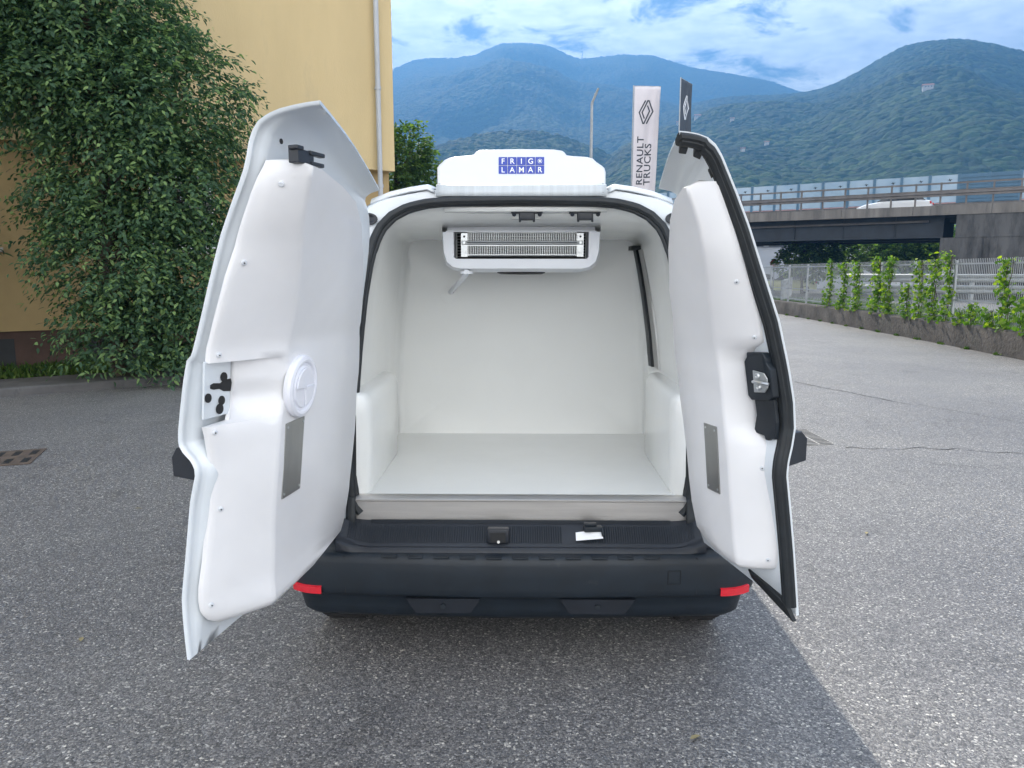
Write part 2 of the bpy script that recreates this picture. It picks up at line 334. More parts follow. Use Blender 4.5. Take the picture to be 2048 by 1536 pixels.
# ------------------------------------------------------------------ ground
g = MB()
g.grid([[(x, y, 0) for x in (-4000, -200, -30, -12, 0, 12, 30, 200, 5000)] for y in (-2000, -100, -10, 0, 6, 12, 30, 200, 6500)])
struct(obj('ground', g, M['asphalt'], smooth=0), 'grey stone-speckled asphalt yard around the van')
def ribbon(pts, w):
    mb = MB(); a = []; b_ = []
    for i, p in enumerate(pts):
        p = Vector(p); q = Vector(pts[min(i+1, len(pts)-1)]); q0 = Vector(pts[max(i-1, 0)]); t = (q-q0).normalized(); nrm = Vector((-t.y, t.x, 0)); ww = w*random.uniform(.35, 1)
        a.append(tuple(p+nrm*ww/2+Vector((0, 0, .004)))); b_.append(tuple(p-nrm*ww/2+Vector((0, 0, .004))))
    return mb.grid([a, b_])
def wob(p0, p1, n, amp):
    out = []; y = 0
    for i in range(n+1):
        f = i/n; y = y*.8+random.uniform(-amp, amp); out.append((p0[0]+(p1[0]-p0[0])*f, p0[1]+(p1[1]-p0[1])*f+y, 0))
    return out
struct(obj('pavement_crack', ribbon(wob((4.2, 10.9), (4.9, 9.0), 40, .05), .022), M['hole'], smooth=0))
struct(obj('pavement_crack', ribbon(wob((3.1, 6.75), (8.8, 5.95), 90, .05), .016), M['hole'], smooth=0))
struct(obj('pavement_crack', ribbon(wob((5.0, 9.0), (5.6, 7.6), 30, .04), .012), M['hole'], smooth=0))

# building side frame: a along wall, b outward
W0 = Vector((-8.2, 11.756, 0)); DW = Vector((.829, .559, 0)); NW = Vector((.559, -.829, 0)); AW = math.atan2(.559, .829)
def bw(a, b, z=0): return tuple(W0+DW*a+NW*b+Vector((0, 0, z)))
def wbox(mb, a0, a1, b0, b1, z0, z1): return mb.box(bw((a0+a1)/2, (b0+b1)/2, (z0+z1)/2), (a1-a0, b1-b0, z1-z0), AW)
k = MB(); wbox(k, -22, 8.6, 1.74, 2.74, -.05, .12); struct(obj('kerb', k, M['kerb'], bevel=.03), 'low grey kerb strip edging the verge')
k = MB()
for i in range(40): k.grid([[bw(-22+30.5*j/60, b_, .09+.02*math.sin(j*1.7+b_*5)) for j in range(61)] for b_ in (0, .6, 1.2, 1.75)]); break
struct(obj('verge_soil', k, M['soil']), 'soil verge beneath the building wall')
n_ = 9000; a_ = rng.uniform(-6, 8.4, n_); b_ = rng.uniform(.1, 1.8, n_)**1.0
P = np.array([bw(a, b, .09) for a, b in zip(a_, b_)]); A = rdir(n_, 1.2); A[:, 2] = np.abs(A[:, 2])
V, F = leaves(P, A, rdir(n_), rng.uniform(.05, .16, n_), rng.uniform(.015, .05, n_))
tag(fast_mesh('grass', V, F, M['grass']), 'low green weeds and grass on the verge below the building', 'grass', kind='stuff')

# ------------------------------------------------------------------ yellow building
bl = empty('yellow_building', 'yellow rendered building with overhanging upper storeys behind the big leafy tree', 'building', bw(0, 0), 0)
def bobj(name, mb, m, parent, **kw):      # world-built mesh under an unrotated parent root
    root = parent
    off = Vector((0, 0, 0)); q = parent
    while q is not None: off += q.location; q = q.parent
    mb2 = MB(); mb2.v = [(p[0]-off.x, p[1]-off.y, p[2]-off.z) for p in mb.v]; mb2.f = mb.f
    return bobj_obj(name, mb2, m, parent, **kw)
def bobj_obj(name, mb, m, parent, **kw): return obj(name, mb, m, parent, **kw)
x = MB(); wbox(x, -22, 6.87, -12, .25, 3.62, 14); up_ = bobj('upper_wall', x, M['stucco'], bl, smooth=0)
x = MB(); wbox(x, -22, 6.85, -11.8, 0, .67, 3.62); bobj('lower_wall', x, M['stucco_shaded'], bl, smooth=0)
x = MB(); wbox(x, -22, 6.80, -11.7, -.04, -.05, .67); bobj('plinth', x, M['plinth'], bl, smooth=0)
x = MB(); wbox(x, -22.2, 7.1, -12.2, .5, 14, 14.3); bobj('roof', x, M['rooftile'], bl, smooth=0)
for a0, a1 in ((-3.4, -2.0), (-1.1, .22), (1.25, 2.5), (3.6, 4.9)):
    x = MB(); wbox(x, a0, a1, -.05, -.035, .05, .55); bobj('basement_panel', x, M['plinthdark'], bl, smooth=0)
for a0, a1, z0, z1, bb in [(-.95, .12, 2.0, 3.3, 0), (2.35, 3.4, 2.0, 3.3, 0), (4.6, 5.5, 2.0, 3.3, 0), (-3.4, -2.4, 4.9, 6.4, .25), (-6.4, -5.4, 4.9, 6.4, .25), (-3.4, -2.4, 7.9, 9.4, .25), (0.6, 1.6, 4.9, 6.4, .25)]:
    x = MB(); wbox(x, a0, a1, bb-.02, bb+.03, z0, z1); w_ = bobj('window', x, M['glass'], bl, smooth=0)
    x = MB()
    for q in (a0, a1-.06, (a0+a1)/2-.03): wbox(x, q, q+.06, bb+.012, bb+.05, z0+.06, z1-.06)
    wbox(x, a0, a1, bb+.013, bb+.052, z0, z0+.06); wbox(x, a0, a1, bb+.013, bb+.052, z1-.06, z1)
    bobj('window_frame', x, M['white'], w_, smooth=0)
    x = MB(); wbox(x, a0-.08, a1+.08, bb+.02, bb+.12, z0-.07, z0-.003); bobj('window_sill', x, M['cream'], w_, smooth=0)
x = MB(); x.tube([bw(6.5, .36, 14), bw(6.5, .36, .5), bw(6.5, .36, .15)], .05, 12)
for z in (1.6, 3.3, 5.15, 7.2, 9.6): x.tube([bw(6.5, .36, z-.03), bw(6.5, .36, z+.03)], .062, 12); wbox(x, 6.47, 6.53, .24, .36, z-.015, z+.015)
bobj('drainpipe', x, M['pipe'], bl)

# ------------------------------------------------------------------ trees
def limb(mb, p0, p1, r0, r1, n=6, w=.12):
    p0, p1 = Vector(p0), Vector(p1); pts = []
    for i in range(n+1):
        f = i/n; d = Vector((random.uniform(-w, w), random.uniform(-w, w), random.uniform(-w, w)*.4))*(0 if i in (0, n) else 1)
        pts.append(p0.lerp(p1, f)+d)
    mb.tube(pts, [r0+(r1-r0)*i/n for i in range(n+1)], 8)
def tree(name, label, x, y, blobs, L, Wd, nspray, per, mt, trunk_r=.13, slen=.6, droop=.5, group=None, trunk_h=None, shell=.55):
    """blobs: (dx, dy, z, rx, ry, rz)"""
    root = empty(name, label, 'tree', (x, y, 0), group=group)
    tk = MB(); zmax = max(b[2] for b in blobs); limb(tk, (0, 0, -.05), (0, 0, zmax), trunk_r, trunk_r*.3, 8, .06)
    for b in blobs:
        zs = max(.5, b[2]-b[5]*.8-.4)
        for q in range(2): limb(tk, (0, 0, min(zs, zmax*.8)), (b[0]+random.uniform(-.4, .4)*b[3], b[1]+random.uniform(-.4, .4)*b[4], b[2]+random.uniform(-.3, .5)*b[5]), trunk_r*.45, .012, 6, .08)
    obj('trunk', tk, M['bark'], root)
    vol = np.array([b[3]*b[4]*b[5] for b in blobs])**.75; cnt = (nspray*vol/vol.sum()).astype(int)
    Cc = []; Dd = []
    for b, c_ in zip(blobs, cnt):
        d = rdir(c_); rr = rng.uniform(shell, 1.0, c_)**.7
        p = d*rr[:, None]*np.array(b[3:6])+np.array(b[:3]); Cc.append(p)
        dd = d*np.array([1, 1, .45])+rng.normal(size=(c_, 3))*.35; dd[:, 2] += .1
        Dd.append(dd/np.linalg.norm(dd, axis=1, keepdims=True))
    Cc = np.concatenate(Cc); Dd = np.concatenate(Dd)
    keep = Cc[:, 2] > .05; Cc, Dd = Cc[keep], Dd[keep]
    V, F = sprays(Cc, Dd, rng.uniform(.5, 1.1, len(Cc))*slen, per, L, Wd, droop)
    V[:, 2] = np.maximum(V[:, 2], .02)
    fast_mesh('crown', V, F, mt, root)
    return root
tree('broadleaf_tree', 'large dark green leafy tree with drooping sprays in front of the yellow building', -5.75, 10.7,
     [(-.35, 0, 5.4, 1.2, 1.2, 1.3), (-.8, .1, 6.8, 1.4, 1.2, 1.3), (.78, .1, 3.95, 1.15, 1.0, 1.0), (.25, .1, 4.9, 1.0, 1.0, .9), (-.5, 0, 4.3, 1.2, 1.0, .8), (.25, .1, 3.0, 1.1, .9, .85), (1.0, .1, 2.9, .85, .8, .9),
      (.2, .0, 1.9, 1.05, .9, .8), (1.05, .2, 1.7, .75, .7, .8), (.75, .1, .9, .6, .55, .5), (.1, -.25, .75, .55, .45, .5), (.35, -.1, 1.2, .6, .5, .5), (1.2, .1, .6, .45, .45, .45), (-1.5, 0, 5.2, .9, .8, .7), (-.5, .1, 2.55, .55, .5, .35), (-1.9, 0, 6.5, 1.2, 1, 1.0), (-1.1, .2, 4.2, .6, .5, .4)],
     .092, .041, 9800, 11, M['leafA'], .12, .55, .45)
tree('broadleaf_tree', 'second leafy tree at the far left edge, its branches reaching over the plinth', -7.75, 9.6,
     [(-.3, 0, 5.2, 1.1, 1.1, .9), (-.25, 0, 3.1, .7, .8, .4), (.1, 0, 2.15, .62, .7, .28), (0, 0, 1.25, .55, .6, .32), (-.9, 0, 2.2, 1.0, .8, 1.4)],
     .135, .058, 900, 10, M['leafA'], .10, .5, .45)
tree('round_tree', 'small sunlit round tree beyond the corner of the yellow building', -4.0, 26.5,
     [(0, 0, 4.7, 1.35, 1.3, 1.5), (.5, 0, 3.6, 1.2, 1.2, 1.1), (-.6, 0, 3.3, 1.3, 1.2, 1.2), (.9, 0, 4.6, .8, .8, .9), (.3, 0, 5.8, .85, .8, .8), (0, 0, 2.4, 1.3, 1.2, .9)],
     .15, .08, 2600, 9, M['leafB'], .14, .45, .2)
for i, (x_, y_, s_, lb) in enumerate([(21.4, 55, 1.0, 'pale green loose tree under the bridge, leftmost of the row'), (24.3, 57, 1.2, 'dark round tree under the bridge beside the pale leftmost one'),
                                  (28.9, 60, 1.2, 'olive tree under the middle of the bridge span'), (30.3, 58, 1.25, 'green tree under the bridge right of the olive one'), (32.7, 58, 1.2, 'dark tree close against the bridge pier')]):
    tree('bushy_tree', lb, x_, y_, [(0, 0, 2.9*s_, 1.35*s_, 1.3, 1.3*s_), (.9*s_, 0, 2.2*s_, 1.1*s_, 1, 1.0*s_), (-.9*s_, 0, 2.3*s_, 1.1*s_, 1, .9*s_), (.2, 0, 3.8*s_, .9*s_, .9, .8*s_)],
         .26, .15, 700, 8, M['leafD'], .12, .5, .15, group='trees seen under the bridge')

# ------------------------------------------------------------------ hills
def ray(x, y):
    a = (x-1024)/1480; b = (768-y)/1480; P_ = math.atan(225/1480); c, s = math.cos(P_), math.sin(P_)
    return a, c+b*s, -s+b*c
def sil(pts):
    out = []
    for p in pts:
        r = ray(*p); out.append((math.atan2(r[0], r[1]), r[2]/math.hypot(r[0], r[1])))
    return np.array(out)
def fbm(x, y, sc, oct=4, seed=0.):
    v = np.zeros(x.shape); a = 1.; f = 1./sc; tot = 0
    for o in range(oct):
        # value noise
        X = x*f+seed*17.3+o*31.7; Y = y*f+seed*9.1+o*11.3; xi = np.floor(X); yi = np.floor(Y); fx = X-xi; fy = Y-yi
        fx = fx*fx*(3-2*fx); fy = fy*fy*(3-2*fy)
        h = lambda p, q: np.modf(np.abs(np.sin(p*127.1+q*311.7)*43758.5453))[0]
        v += a*((h(xi, yi)*(1-fx)+h(xi+1, yi)*fx)*(1-fy)+(h(xi, yi+1)*(1-fx)+h(xi+1, yi+1)*fx)*fy-.5); tot += a; a *= .5; f *= 2.03
    return v/tot*2
def crowns(x, y, cs):      # rounded tree crowns of uneven size on a jittered grid
    xi, yi = np.floor(x/cs), np.floor(y/cs); best = np.full(x.shape, -9.)
    hh = lambda p, q, k: np.modf(np.abs(np.sin(p*127.1+q*311.7+k*74.7)*43758.5453))[0]
    for i in (-1, 0, 1):
        for j in (-1, 0, 1):
            p, q = xi+i, yi+j; px_, py_ = (p+.15+.7*hh(p, q, 1))*cs, (q+.15+.7*hh(p, q, 2))*cs; r_ = cs*(.55+.45*hh(p, q, 3))
            d2 = ((x-px_)**2+(y-py_)**2)/r_**2; best = np.maximum(best, (1-d2)*(.6+.6*hh(p, q, 4)))
    return np.maximum(best, -.3)
def hill_height(cfg, az, fr):
    s = cfg['sil']; el = np.interp(az, s[:, 0], s[:, 1]); H = el*cfg['r1']+1.6
    q = np.clip(fr, 0, 1); base = q**cfg['p']; h = H*base
    down = np.clip((fr-1)/.35, 0, 1); h = h*(1-.55*down)
    r = cfg['r0']+(cfg['r1']-cfg['r0'])*fr; X = np.sin(az)*r; Y = np.cos(az)*r
    amp = np.clip(q*(1-q)*4, 0, 1)
    h = h+H*.20*amp*fbm(X, Y, cfg['spur'], 4, cfg['seed'])
    h = h+(cfg['tree']*crowns(X, Y, cfg['cs'])+cfg['tree']*.8*fbm(X, Y, 70, 3, 5.))*np.clip(q*6, 0, 1)
    return X, Y, h
def hill(name, label, cfg, nu=700, nv=260):
    az = np.linspace(cfg['a0'], cfg['a1'], nu); fr = np.linspace(0, 1.06, nv); AZ, FR = np.meshgrid(az, fr)
    X, Y, Z = hill_height(cfg, AZ, FR); Z[0, :] = -2
    V = np.stack([X, Y, Z], -1).reshape(-1, 3); i = np.arange(nv-1)[:, None]*nu+np.arange(nu-1)[None, :]; i = i.ravel()
    F = np.stack([i, i+1, i+nu+1, i+nu], 1)
    o = fast_mesh(name, V, F, M['forest'], smooth=True); return struct(o, label)
A1 = dict(sil=sil([(200, 330), (500, 260), (700, 190), (760, 160), (790, 138), (830, 120), (870, 117), (905, 118), (950, 110), (975, 98), (1005, 88), (1045, 86), (1090, 90), (1110, 97), (1140, 112), (1160, 118), (1200, 115), (1250, 109), (1300, 112), (1340, 122), (1380, 136), (1430, 145), (1480, 153), (1530, 163), (1560, 172), (1605, 188), (1700, 240), (1900, 330)]), r0=900, r1=2600, p=.85, a0=R(-22), a1=R(32), spur=620, seed=1., tree=4, cs=12.)
A0 = dict(sil=sil([(1200, 300), (1350, 175), (1420, 150), (1480, 160), (1540, 162), (1575, 175), (1605, 187), (1700, 200), (1900, 260)]), r0=2600, r1=3050, p=.9, a0=R(5), a1=R(35), spur=700, seed=4., tree=6, cs=22.)
A2 = dict(sil=sil([(1000, 500), (1120, 380), (1200, 300), (1250, 254), (1300, 234), (1350, 218), (1400, 206), (1450, 197), (1500, 192), (1560, 190), (1610, 186), (1640, 180), (1680, 164), (1720, 147), (1770, 122), (1810, 104), (1850, 96), (1900, 91), (1945, 93), (1990, 103), (2030, 117), (2070, 130), (2200, 150), (2500, 260)]), r0=330, r1=1500, p=.9, a0=R(2), a1=R(41), spur=330, seed=2., tree=2.8, cs=8.5)
A3 = dict(sil=sil([(300, 330), (600, 310), (850, 300), (900, 287), (950, 272), (1010, 264), (1060, 263), (1110, 270), (1150, 283), (1190, 300), (1240, 325), (1300, 350), (1420, 400), (1600, 470)]), r0=300, r1=800, p=.9, a0=R(-30), a1=R(20), spur=200, seed=3., tree=3, cs=7.)
hill('mountain', 'hazy blue wooded mountain ridge, leftmost on the skyline', A1, 1150, 420)
hill('mountain', 'faint pale ridge glimpsed between the two nearer mountains', A0, 300, 100)
hill('mountain', 'big wooded mountain rising behind the bridge', A2, 1250, 640)
hill('hill', 'low green wooded hill just above the van roof', A3, 900, 340)
def house(x, y, z, w, h, rz, label):
    r_ = empty('hillside_house', label, 'house', (x, y, z), rz, 'pale houses on the wooded mountain')
    mb = MB().box((0, 0, h/2-3), (w, w*.7, h+6)); wl_ = obj('wall', mb, M['cream'], r_, smooth=0)
    mb = MB(); hw, hd = w/2+.5, w*.35+.5
    mb.add([(-hw, -hd, h), (hw, -hd, h), (hw, hd, h), (-hw, hd, h), (-hw, 0, h+w*.22), (hw, 0, h+w*.22)], [(0, 1, 5, 4), (2, 3, 4, 5), (0, 4, 3), (1, 2, 5), (0, 3, 2, 1)])
    obj('roof', mb, M['rooftile'], r_, smooth=0)
    for i in range(3):
        mb = MB().box(((i-1)*w*.28, -w*.35-.03, h*.55), (w*.10, .06, h*.3)); obj('window', mb, M['glass'], r_, smooth=0)
for px, fr, w, lb in [(1357, .50, 6, 'small pale house on the slope just behind the dark banner'), (1393, .51, 7, 'pale house on the slope right of the dark banner'), (1462, .45, 4, 'tiny white house low on the slope above the right door'),
                      (1846, .36, 8, 'long white house alone high on the right mountain'), (1533, .30, 3.4, 'small cream house among trees left of the bridge rail'), (1486, .26, 3, 'lowest white house on the wooded slope')]:
    az = math.atan2(ray(px, 300)[0], ray(px, 300)[1]); X, Y, Z = hill_height(A2, np.array([az]), np.array([fr]))
    house(float(X[0]), float(Y[0]), float(Z[0])+1.5, w, w*.3, -az+.2, lb)
az = math.atan2(ray(1164, 110)[0], ray(1164, 110)[1]); X, Y, Z = hill_height(A1, np.array([az]), np.array([1.0]))
mb = MB().tube([(0, 0, -5), (0, 0, 44)], [1.6, .6], 6)
for z in (12, 22, 32): mb.box((0, 0, z), (4, 4, .6))
tag(obj('radio_mast', mb, M['railc'], loc=(float(X[0]), float(Y[0]), float(Z[0])), smooth=0), 'thin radio mast on the ridge of the left mountain', 'mast')

# ------------------------------------------------------------------ bridge
P0 = Vector((23.232, 46, 0)); DB = Vector((-.829, .559, 0)); NB = Vector((.559, .829, 0)); AB = math.atan2(.559, -.829)
def bb(s, t, z): return tuple(P0+DB*s+NB*t+Vector((0, 0, z)))
def bbox(mb, s0, s1, t0, t1, z0, z1): return mb.box(bb((s0+s1)/2, (t0+t1)/2, (z0+z1)/2), (s1-s0, t1-t0, z1-z0), AB)
br_ = empty('road_bridge', 'concrete road bridge with dark girder and railings crossing behind the fence', 'bridge', bb(-3, 0, 0))
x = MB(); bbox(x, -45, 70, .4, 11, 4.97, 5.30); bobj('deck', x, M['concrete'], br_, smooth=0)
x = MB()
for s in range(-45, 70, 4): bbox(x, s+.01, s+3.99, 0, .4, 4.92, 5.47)
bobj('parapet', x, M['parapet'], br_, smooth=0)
x = MB()
for t in (1.1, 5.2, 9.4):
    bbox(x, -2.6, 60, t, t+.04, 3.69, 4.97); bbox(x, -2.6, 60, t-.25, t+.29, 3.64, 3.69)
for t in (1.1, ):
    for s in range(0, 60, 3): bbox(x, s, s+.03, t-.12, t, 3.69, 4.97)
bobj('girder', x, M['girder'], br_, smooth=0)
x = MB(); x.tube([bb(-1.8, .9, 4.62), bb(60, .9, 4.42)], .07, 8); bobj('service_pipe', x, M['railc'], br_)
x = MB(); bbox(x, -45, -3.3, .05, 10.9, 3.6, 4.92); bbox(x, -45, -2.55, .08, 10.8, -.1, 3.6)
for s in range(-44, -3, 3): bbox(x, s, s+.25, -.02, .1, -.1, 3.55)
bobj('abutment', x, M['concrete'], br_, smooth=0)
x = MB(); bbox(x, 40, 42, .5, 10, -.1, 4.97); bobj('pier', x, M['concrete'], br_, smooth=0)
for i in range(-18, 32):
    s = 8.1-1.31*(i) 
    if s > 30 or s < -22: continue
    x = MB(); bbox(x, s-.05, s+.05, .08, .18, 5.47, 6.80); bobj('post', x, M['railc'], br_, smooth=0)
x = MB(); bbox(x, -45, 60, .04, .08, 6.68, 6.78); bobj('top_rail', x, M['railc'], br_, smooth=0)
x = MB()
prof = [(0, 5.98), (.03, 6.02), (.03, 6.10), (-.02, 6.14), (-.02, 6.18), (.03, 6.22), (.03, 6.30), (0, 6.34)]
x.grid([[bb(s, t-.03, z) for t, z in prof] for s in (-45, 0, 60)]); bobj('crash_rail', x, M['railc'], br_, solid=.01)
# second, far-side crash rail
x = MB(); x.grid([[bb(s, 8.6+t, z-.1) for t, z in prof] for s in (-45, 0, 60)]); bobj('crash_rail', x, M['railc'], br_, solid=.01)
nb = empty('noise_barrier', 'glazed noise barrier with black bird silhouettes along the far side of the bridge', 'barrier', bb(1, 9, 5.3))
for i in range(-14, 12):
    s = 11.3-1.75*(i+0); 
    op = (-5.3 < s-1.0 < -1.8) if False else (i in (8, 9))
    x = MB(); bbox(x, s-.09, s+.09, 8.95, 9.10, 5.3, 8.22); bobj('post', x, M['barrier_blue'], nb, smooth=0)
    x = MB(); bbox(x, s-1.66, s-.09, 9.0, 9.03, 6.35 if not op else 5.3, 8.18)
    if op:
        for q in range(12): bbox(x, s-1.66, s-.09, 8.96, 9.0, 5.4+q*.23, 5.5+q*.23)
    pn = bobj('panel', x, M['noise_glass'] if not op else M['barrier_blue'], nb, smooth=0)
    if not op:
        x = MB(); bbox(x, s-1.66, s-.09, 9.0, 9.05, 5.3, 6.33); bobj('base_panel', x, M['pink'], nb, smooth=0)
        c0 = bb(s-1.2, 8.985, 7.82); x = MB(); a_ = DB
        bird = [(-.16, .02), (-.05, .03), (-.02, .12), (.02, .03), (.16, .06), (.05, -.02), (.02, -.10), (-.03, -.02)]
        x.prism([(c0[0]-a_.x*u, c0[1]-a_.y*u, c0[2]+v) for u, v in bird], (NB.x*-.006, NB.y*-.006, 0)); bobj('bird_silhouette', x, M['hole'], pn, smooth=0)

# ------------------------------------------------------------------ cars
def car(label, loc, rz, m, wagon=False, group=None):
    r_ = empty('parked_car' if not wagon else 'passing_car', label, 'car', loc, rz, group)
    st = [(-2.1, .30, .72, .70), (-2.0, .25, .95, .80), (-1.5, .22, 1.0, .84), (-.2, .2, 1.0, .86), (.75, .2, .98, .86), (1.6, .22, .86, .83), (2.05, .28, .70, .74), (2.15, .35, .6, .6)]
    x = MB(); rows = [[(-hw, q, z0), (-hw-.02, q, (z0+z1)/2), (-hw+.02, q, z1-.06), (-hw+.14, q, z1), (hw-.14, q, z1), (hw-.02, q, z1-.06), (hw+.02, q, (z0+z1)/2), (hw, q, z0)] for q, z0, z1, hw in st]
    x.grid(rows, closed=True); x.poly(rows[0]); x.poly(rows[-1][::-1]); bd = obj('body', x, m, r_)
    x = MB(); rf = [(-1.75, .98, .70), (-1.35, 1.38, .60), (-.9, 1.44, .58), (0, 1.44, .58), (.35, 1.36, .60), (.95, .99, .70)]
    x.grid([[(-hw, q, .96), (-hw+.02, q, z), (hw-.02, q, z), (hw, q, .96)] for q, z, hw in rf]); obj('window_glass', x, M['glass'], r_)
    x = MB(); x.grid([[(-.57, q, z), (0, q, z+.03), (.57, q, z)] for q, z in ((-1.35, 1.395), (-.9, 1.455), (0, 1.455), (.33, 1.38))]); obj('roof', x, m, r_, solid=.02)
    for sx in (-1, 1):
        for q in (-1.3, 1.35):
            w_ = obj('wheel', MB().ring((sx*.66, q, .31), (sx, 0, 0), [(.0, .0), (.29, 0), (.31, .03), (.31, .17), (.29, .2), (.19, .2)], 24), M['tyre'], r_)
            obj('rim', MB().ring((sx*.66, q, .31), (sx, 0, 0), [(.19, .19), (.15, .16), (.04, .19), (0, .19)], 24), M['alu'], w_)
        obj('tail_light', MB().box((sx*.66, -2.04, .82), (.26, .12, .16), bev=.03), M['red'], r_)
        obj('headlight', MB().box((sx*.62, 2.05, .62), (.26, .12, .12), bev=.03), M['lamp'], r_)
    return r_
ang = math.atan2(DB.y, DB.x)-math.pi/2
car('white car driving over the bridge behind the crash rail', bb(.3, 2.4, 5.0), ang, M['carwhite'], True)
car('white car with pale roof parked beyond the fence, left of the vines', (23.4, 63, 0), R(75), M['carwhite'], group='cars parked beyond the fence')
car('pale yellow-green car parked in front of the white one beyond the fence', (21.2, 57.5, 0), R(70), M['caryellow'], group='cars parked beyond the fence')
car('grey car parked farthest back beyond the fence, beside the white one', (19.9, 62, 0), R(80), M['cargrey'], group='cars parked beyond the fence')

# ------------------------------------------------------------------ far building, sign
fb = empty('office_building', 'pale grey far building with a dark window band, seen under the bridge', 'building', (20, 72, 0))
obj('wall', MB().box((2, 4, 2.0), (26, 8, 4.0)), M['facade'], fb, smooth=0)
obj('upper_wall', MB().box((2, 4, 5.0), (26.2, 8.2, 2.0)), M['facadedark'], fb, smooth=0)
obj('window_band', MB().box((2, -.15, 4.9), (26.1, .1, 1.8)), M['facadedark'], fb, smooth=0)
for i in range(13):
    x = MB(); u = -10+i*2; x.prism([(u, -.22, 4.0), (u+.5, -.22, 4.0), (u+.7, -.22, 5.8), (u+.35, -.22, 5.8)], (0, -.05, 0)); obj('facade_fin', x, M['facade'], fb, smooth=0)
sg = empty('road_sign', 'round red no entry sign on a post beyond the fence', 'sign', (19.6, 56, 0))
obj('post', MB().tube([(0, 0, 0), (0, 0, 2.6)], .04, 8), M['galv'], sg)
sd_ = obj('sign_face', MB().disc((0, -.05, 2.2), (0, -1, 0), .33, .02), M['red'], sg)
obj('white_bar', MB().box((0, -.075, 2.2), (.44, .006, .10)), M['white'], sd_, smooth=0)

# ------------------------------------------------------------------ low wall and fence (right)
FP = [(8.45, -3), (9.0, 6), (9.45, 13.6), (9.62, 15.4), (9.86, 18.8), (10.2, 24.5), (10.36, 28.6), (10.3, 34), (9.6, 42)]
def fpt(Y):
    for (x0, y0), (x1, y1) in zip(FP, FP[1:]):
        if y0 <= Y <= y1: return x0+(x1-x0)*(Y-y0)/(y1-y0)
    return FP[-1][0]
x = MB(); rows = []
for i in range(91):
    Y = -3+i*.5; X = fpt(Y); j = .010*math.sin(i*2.1)
    rows.append([(X, Y, -.1), (X+j, Y, .46), (X+.03, Y, .50), (X+.27, Y, .51), (X+.30, Y, .46), (X+.3, Y, -.1)])
x.grid(rows); x.poly(rows[0]); x.poly(rows[-1])
tag(obj('concrete_wall', x, M['wallc']), 'low weathered dark concrete wall below the metal fence', 'wall')
fe = empty('metal_fence', 'grey galvanised bar fence standing on the low concrete wall', 'fence', (9.6, 13.6, .5))
ys = []; Y = 1.0
while Y < 41: ys.append(Y); Y += 1.95
def fobj(name, mb, m, parent=fe, **kw): return bobj(name, mb, m, parent, **kw)
for Y in ys:
    X = fpt(Y)+.15; fobj('post', MB().box((X, Y, 1.18), (.055, .055, 1.38), bev=.004), M['galv'], smooth=0)
for Y, Y2 in zip(ys, ys[1:]):
    X, X2 = fpt(Y)+.15, fpt(Y2)+.15; x = MB(); an = math.atan2(Y2-Y, X2-X); L_ = math.hypot(X2-X, Y2-Y)
    for z in (.62, 1.00, 1.79): x.box(((X+X2)/2, (Y+Y2)/2, z), (L_-.06, .012, .035), an)
    nb_ = 29
    for k_ in range(1, nb_):
        f = k_/nb_; x.box((X+(X2-X)*f, Y+(Y2-Y)*f, 1.225), (.013, .006, 1.34), an)
    fobj('fence_panel', x, M['galv'], smooth=0, weld=False)
# ground strip and weeds behind the wall
struct(obj('grass_bank', MB().grid([[(fpt(Y)+.3+w_, Y, .30-.035*w_) for w_ in (0, 1.5, 3, 6, 8.5)] for Y in [i*1.0 for i in range(42)]]), M['soil']), 'planted strip behind the low wall')
n_ = 26000; Yv = rng.uniform(4, 40, n_); Xv = np.array([fpt(q) for q in Yv])+rng.uniform(0, 1, n_)**1.5*8+.35
P = np.stack([Xv, Yv, .27-.035*(Xv-9.8)], 1); A = rdir(n_, 1.6); A[:, 2] = abs(A[:, 2]); V, F = leaves(P, A, rdir(n_), rng.uniform(.08, .3, n_), rng.uniform(.02, .06, n_))
tag(fast_mesh('grass', V, F, M['grass']), 'tufts of grass and weeds behind the fence', 'grass', kind='stuff')
n_ = 900; Yv = rng.uniform(8, 32, n_)+0; cl = np.round(Yv*.9)/.9+rng.normal(size=n_)*.05; Xv = np.array([fpt(q) for q in cl])-rng.uniform(.0, .06, n_)
P = np.stack([Xv, cl, np.full(n_, .0)], 1); A = rdir(n_, 1.0); A[:, 2] = abs(A[:, 2]); V, F = leaves(P, A, rdir(n_), rng.uniform(.03, .09, n_), rng.uniform(.015, .04, n_))
tag(fast_mesh('weeds', V, F, M['grass']), 'tiny weeds growing along the foot of the concrete wall', 'weeds', kind='stuff')
vines = [(24.1, 1.95, .22, 'slender climbing vine on the fence, farthest from the camera'), (22.9, 1.85, .35, 'climbing vine on the fence, second from the far end'), (21.9, 1.9, .38, 'dense leafy vine in the far half of the fence, left of the tallest mass'),
         (20.5, 1.98, .42, 'thick bright vine reaching the fence top in its middle'), (19.8, 2.0, .4, 'thick vine with a dark shaded flank beside the bright middle one'), (18.7, 1.25, .30, 'short yellow-flecked vine halfway up the fence'), (18.1, 1.9, .25, 'narrow vine climbing to the fence top just right of the short one'),
         (17.4, 2.0, .25, 'tall narrow vine with leaves poking above the fence bars'), (16.75, 2.02, .18, 'thin loose vine beside a fence post, its tip above the bars'), (15.75, .95, .22, 'small low vine with sparse leaves between two fence posts'),
         (15.0, .85, .25, 'low bushy vine at the foot of the nearest tall vine'), (14.5, 1.9, .28, 'large tall vine near the right edge of the photo'), (13.75, 1.15, .3, 'low vine cut by the right edge of the photo'), (16.2, .75, .2, 'smallest leafy vine at the foot of the fence')]
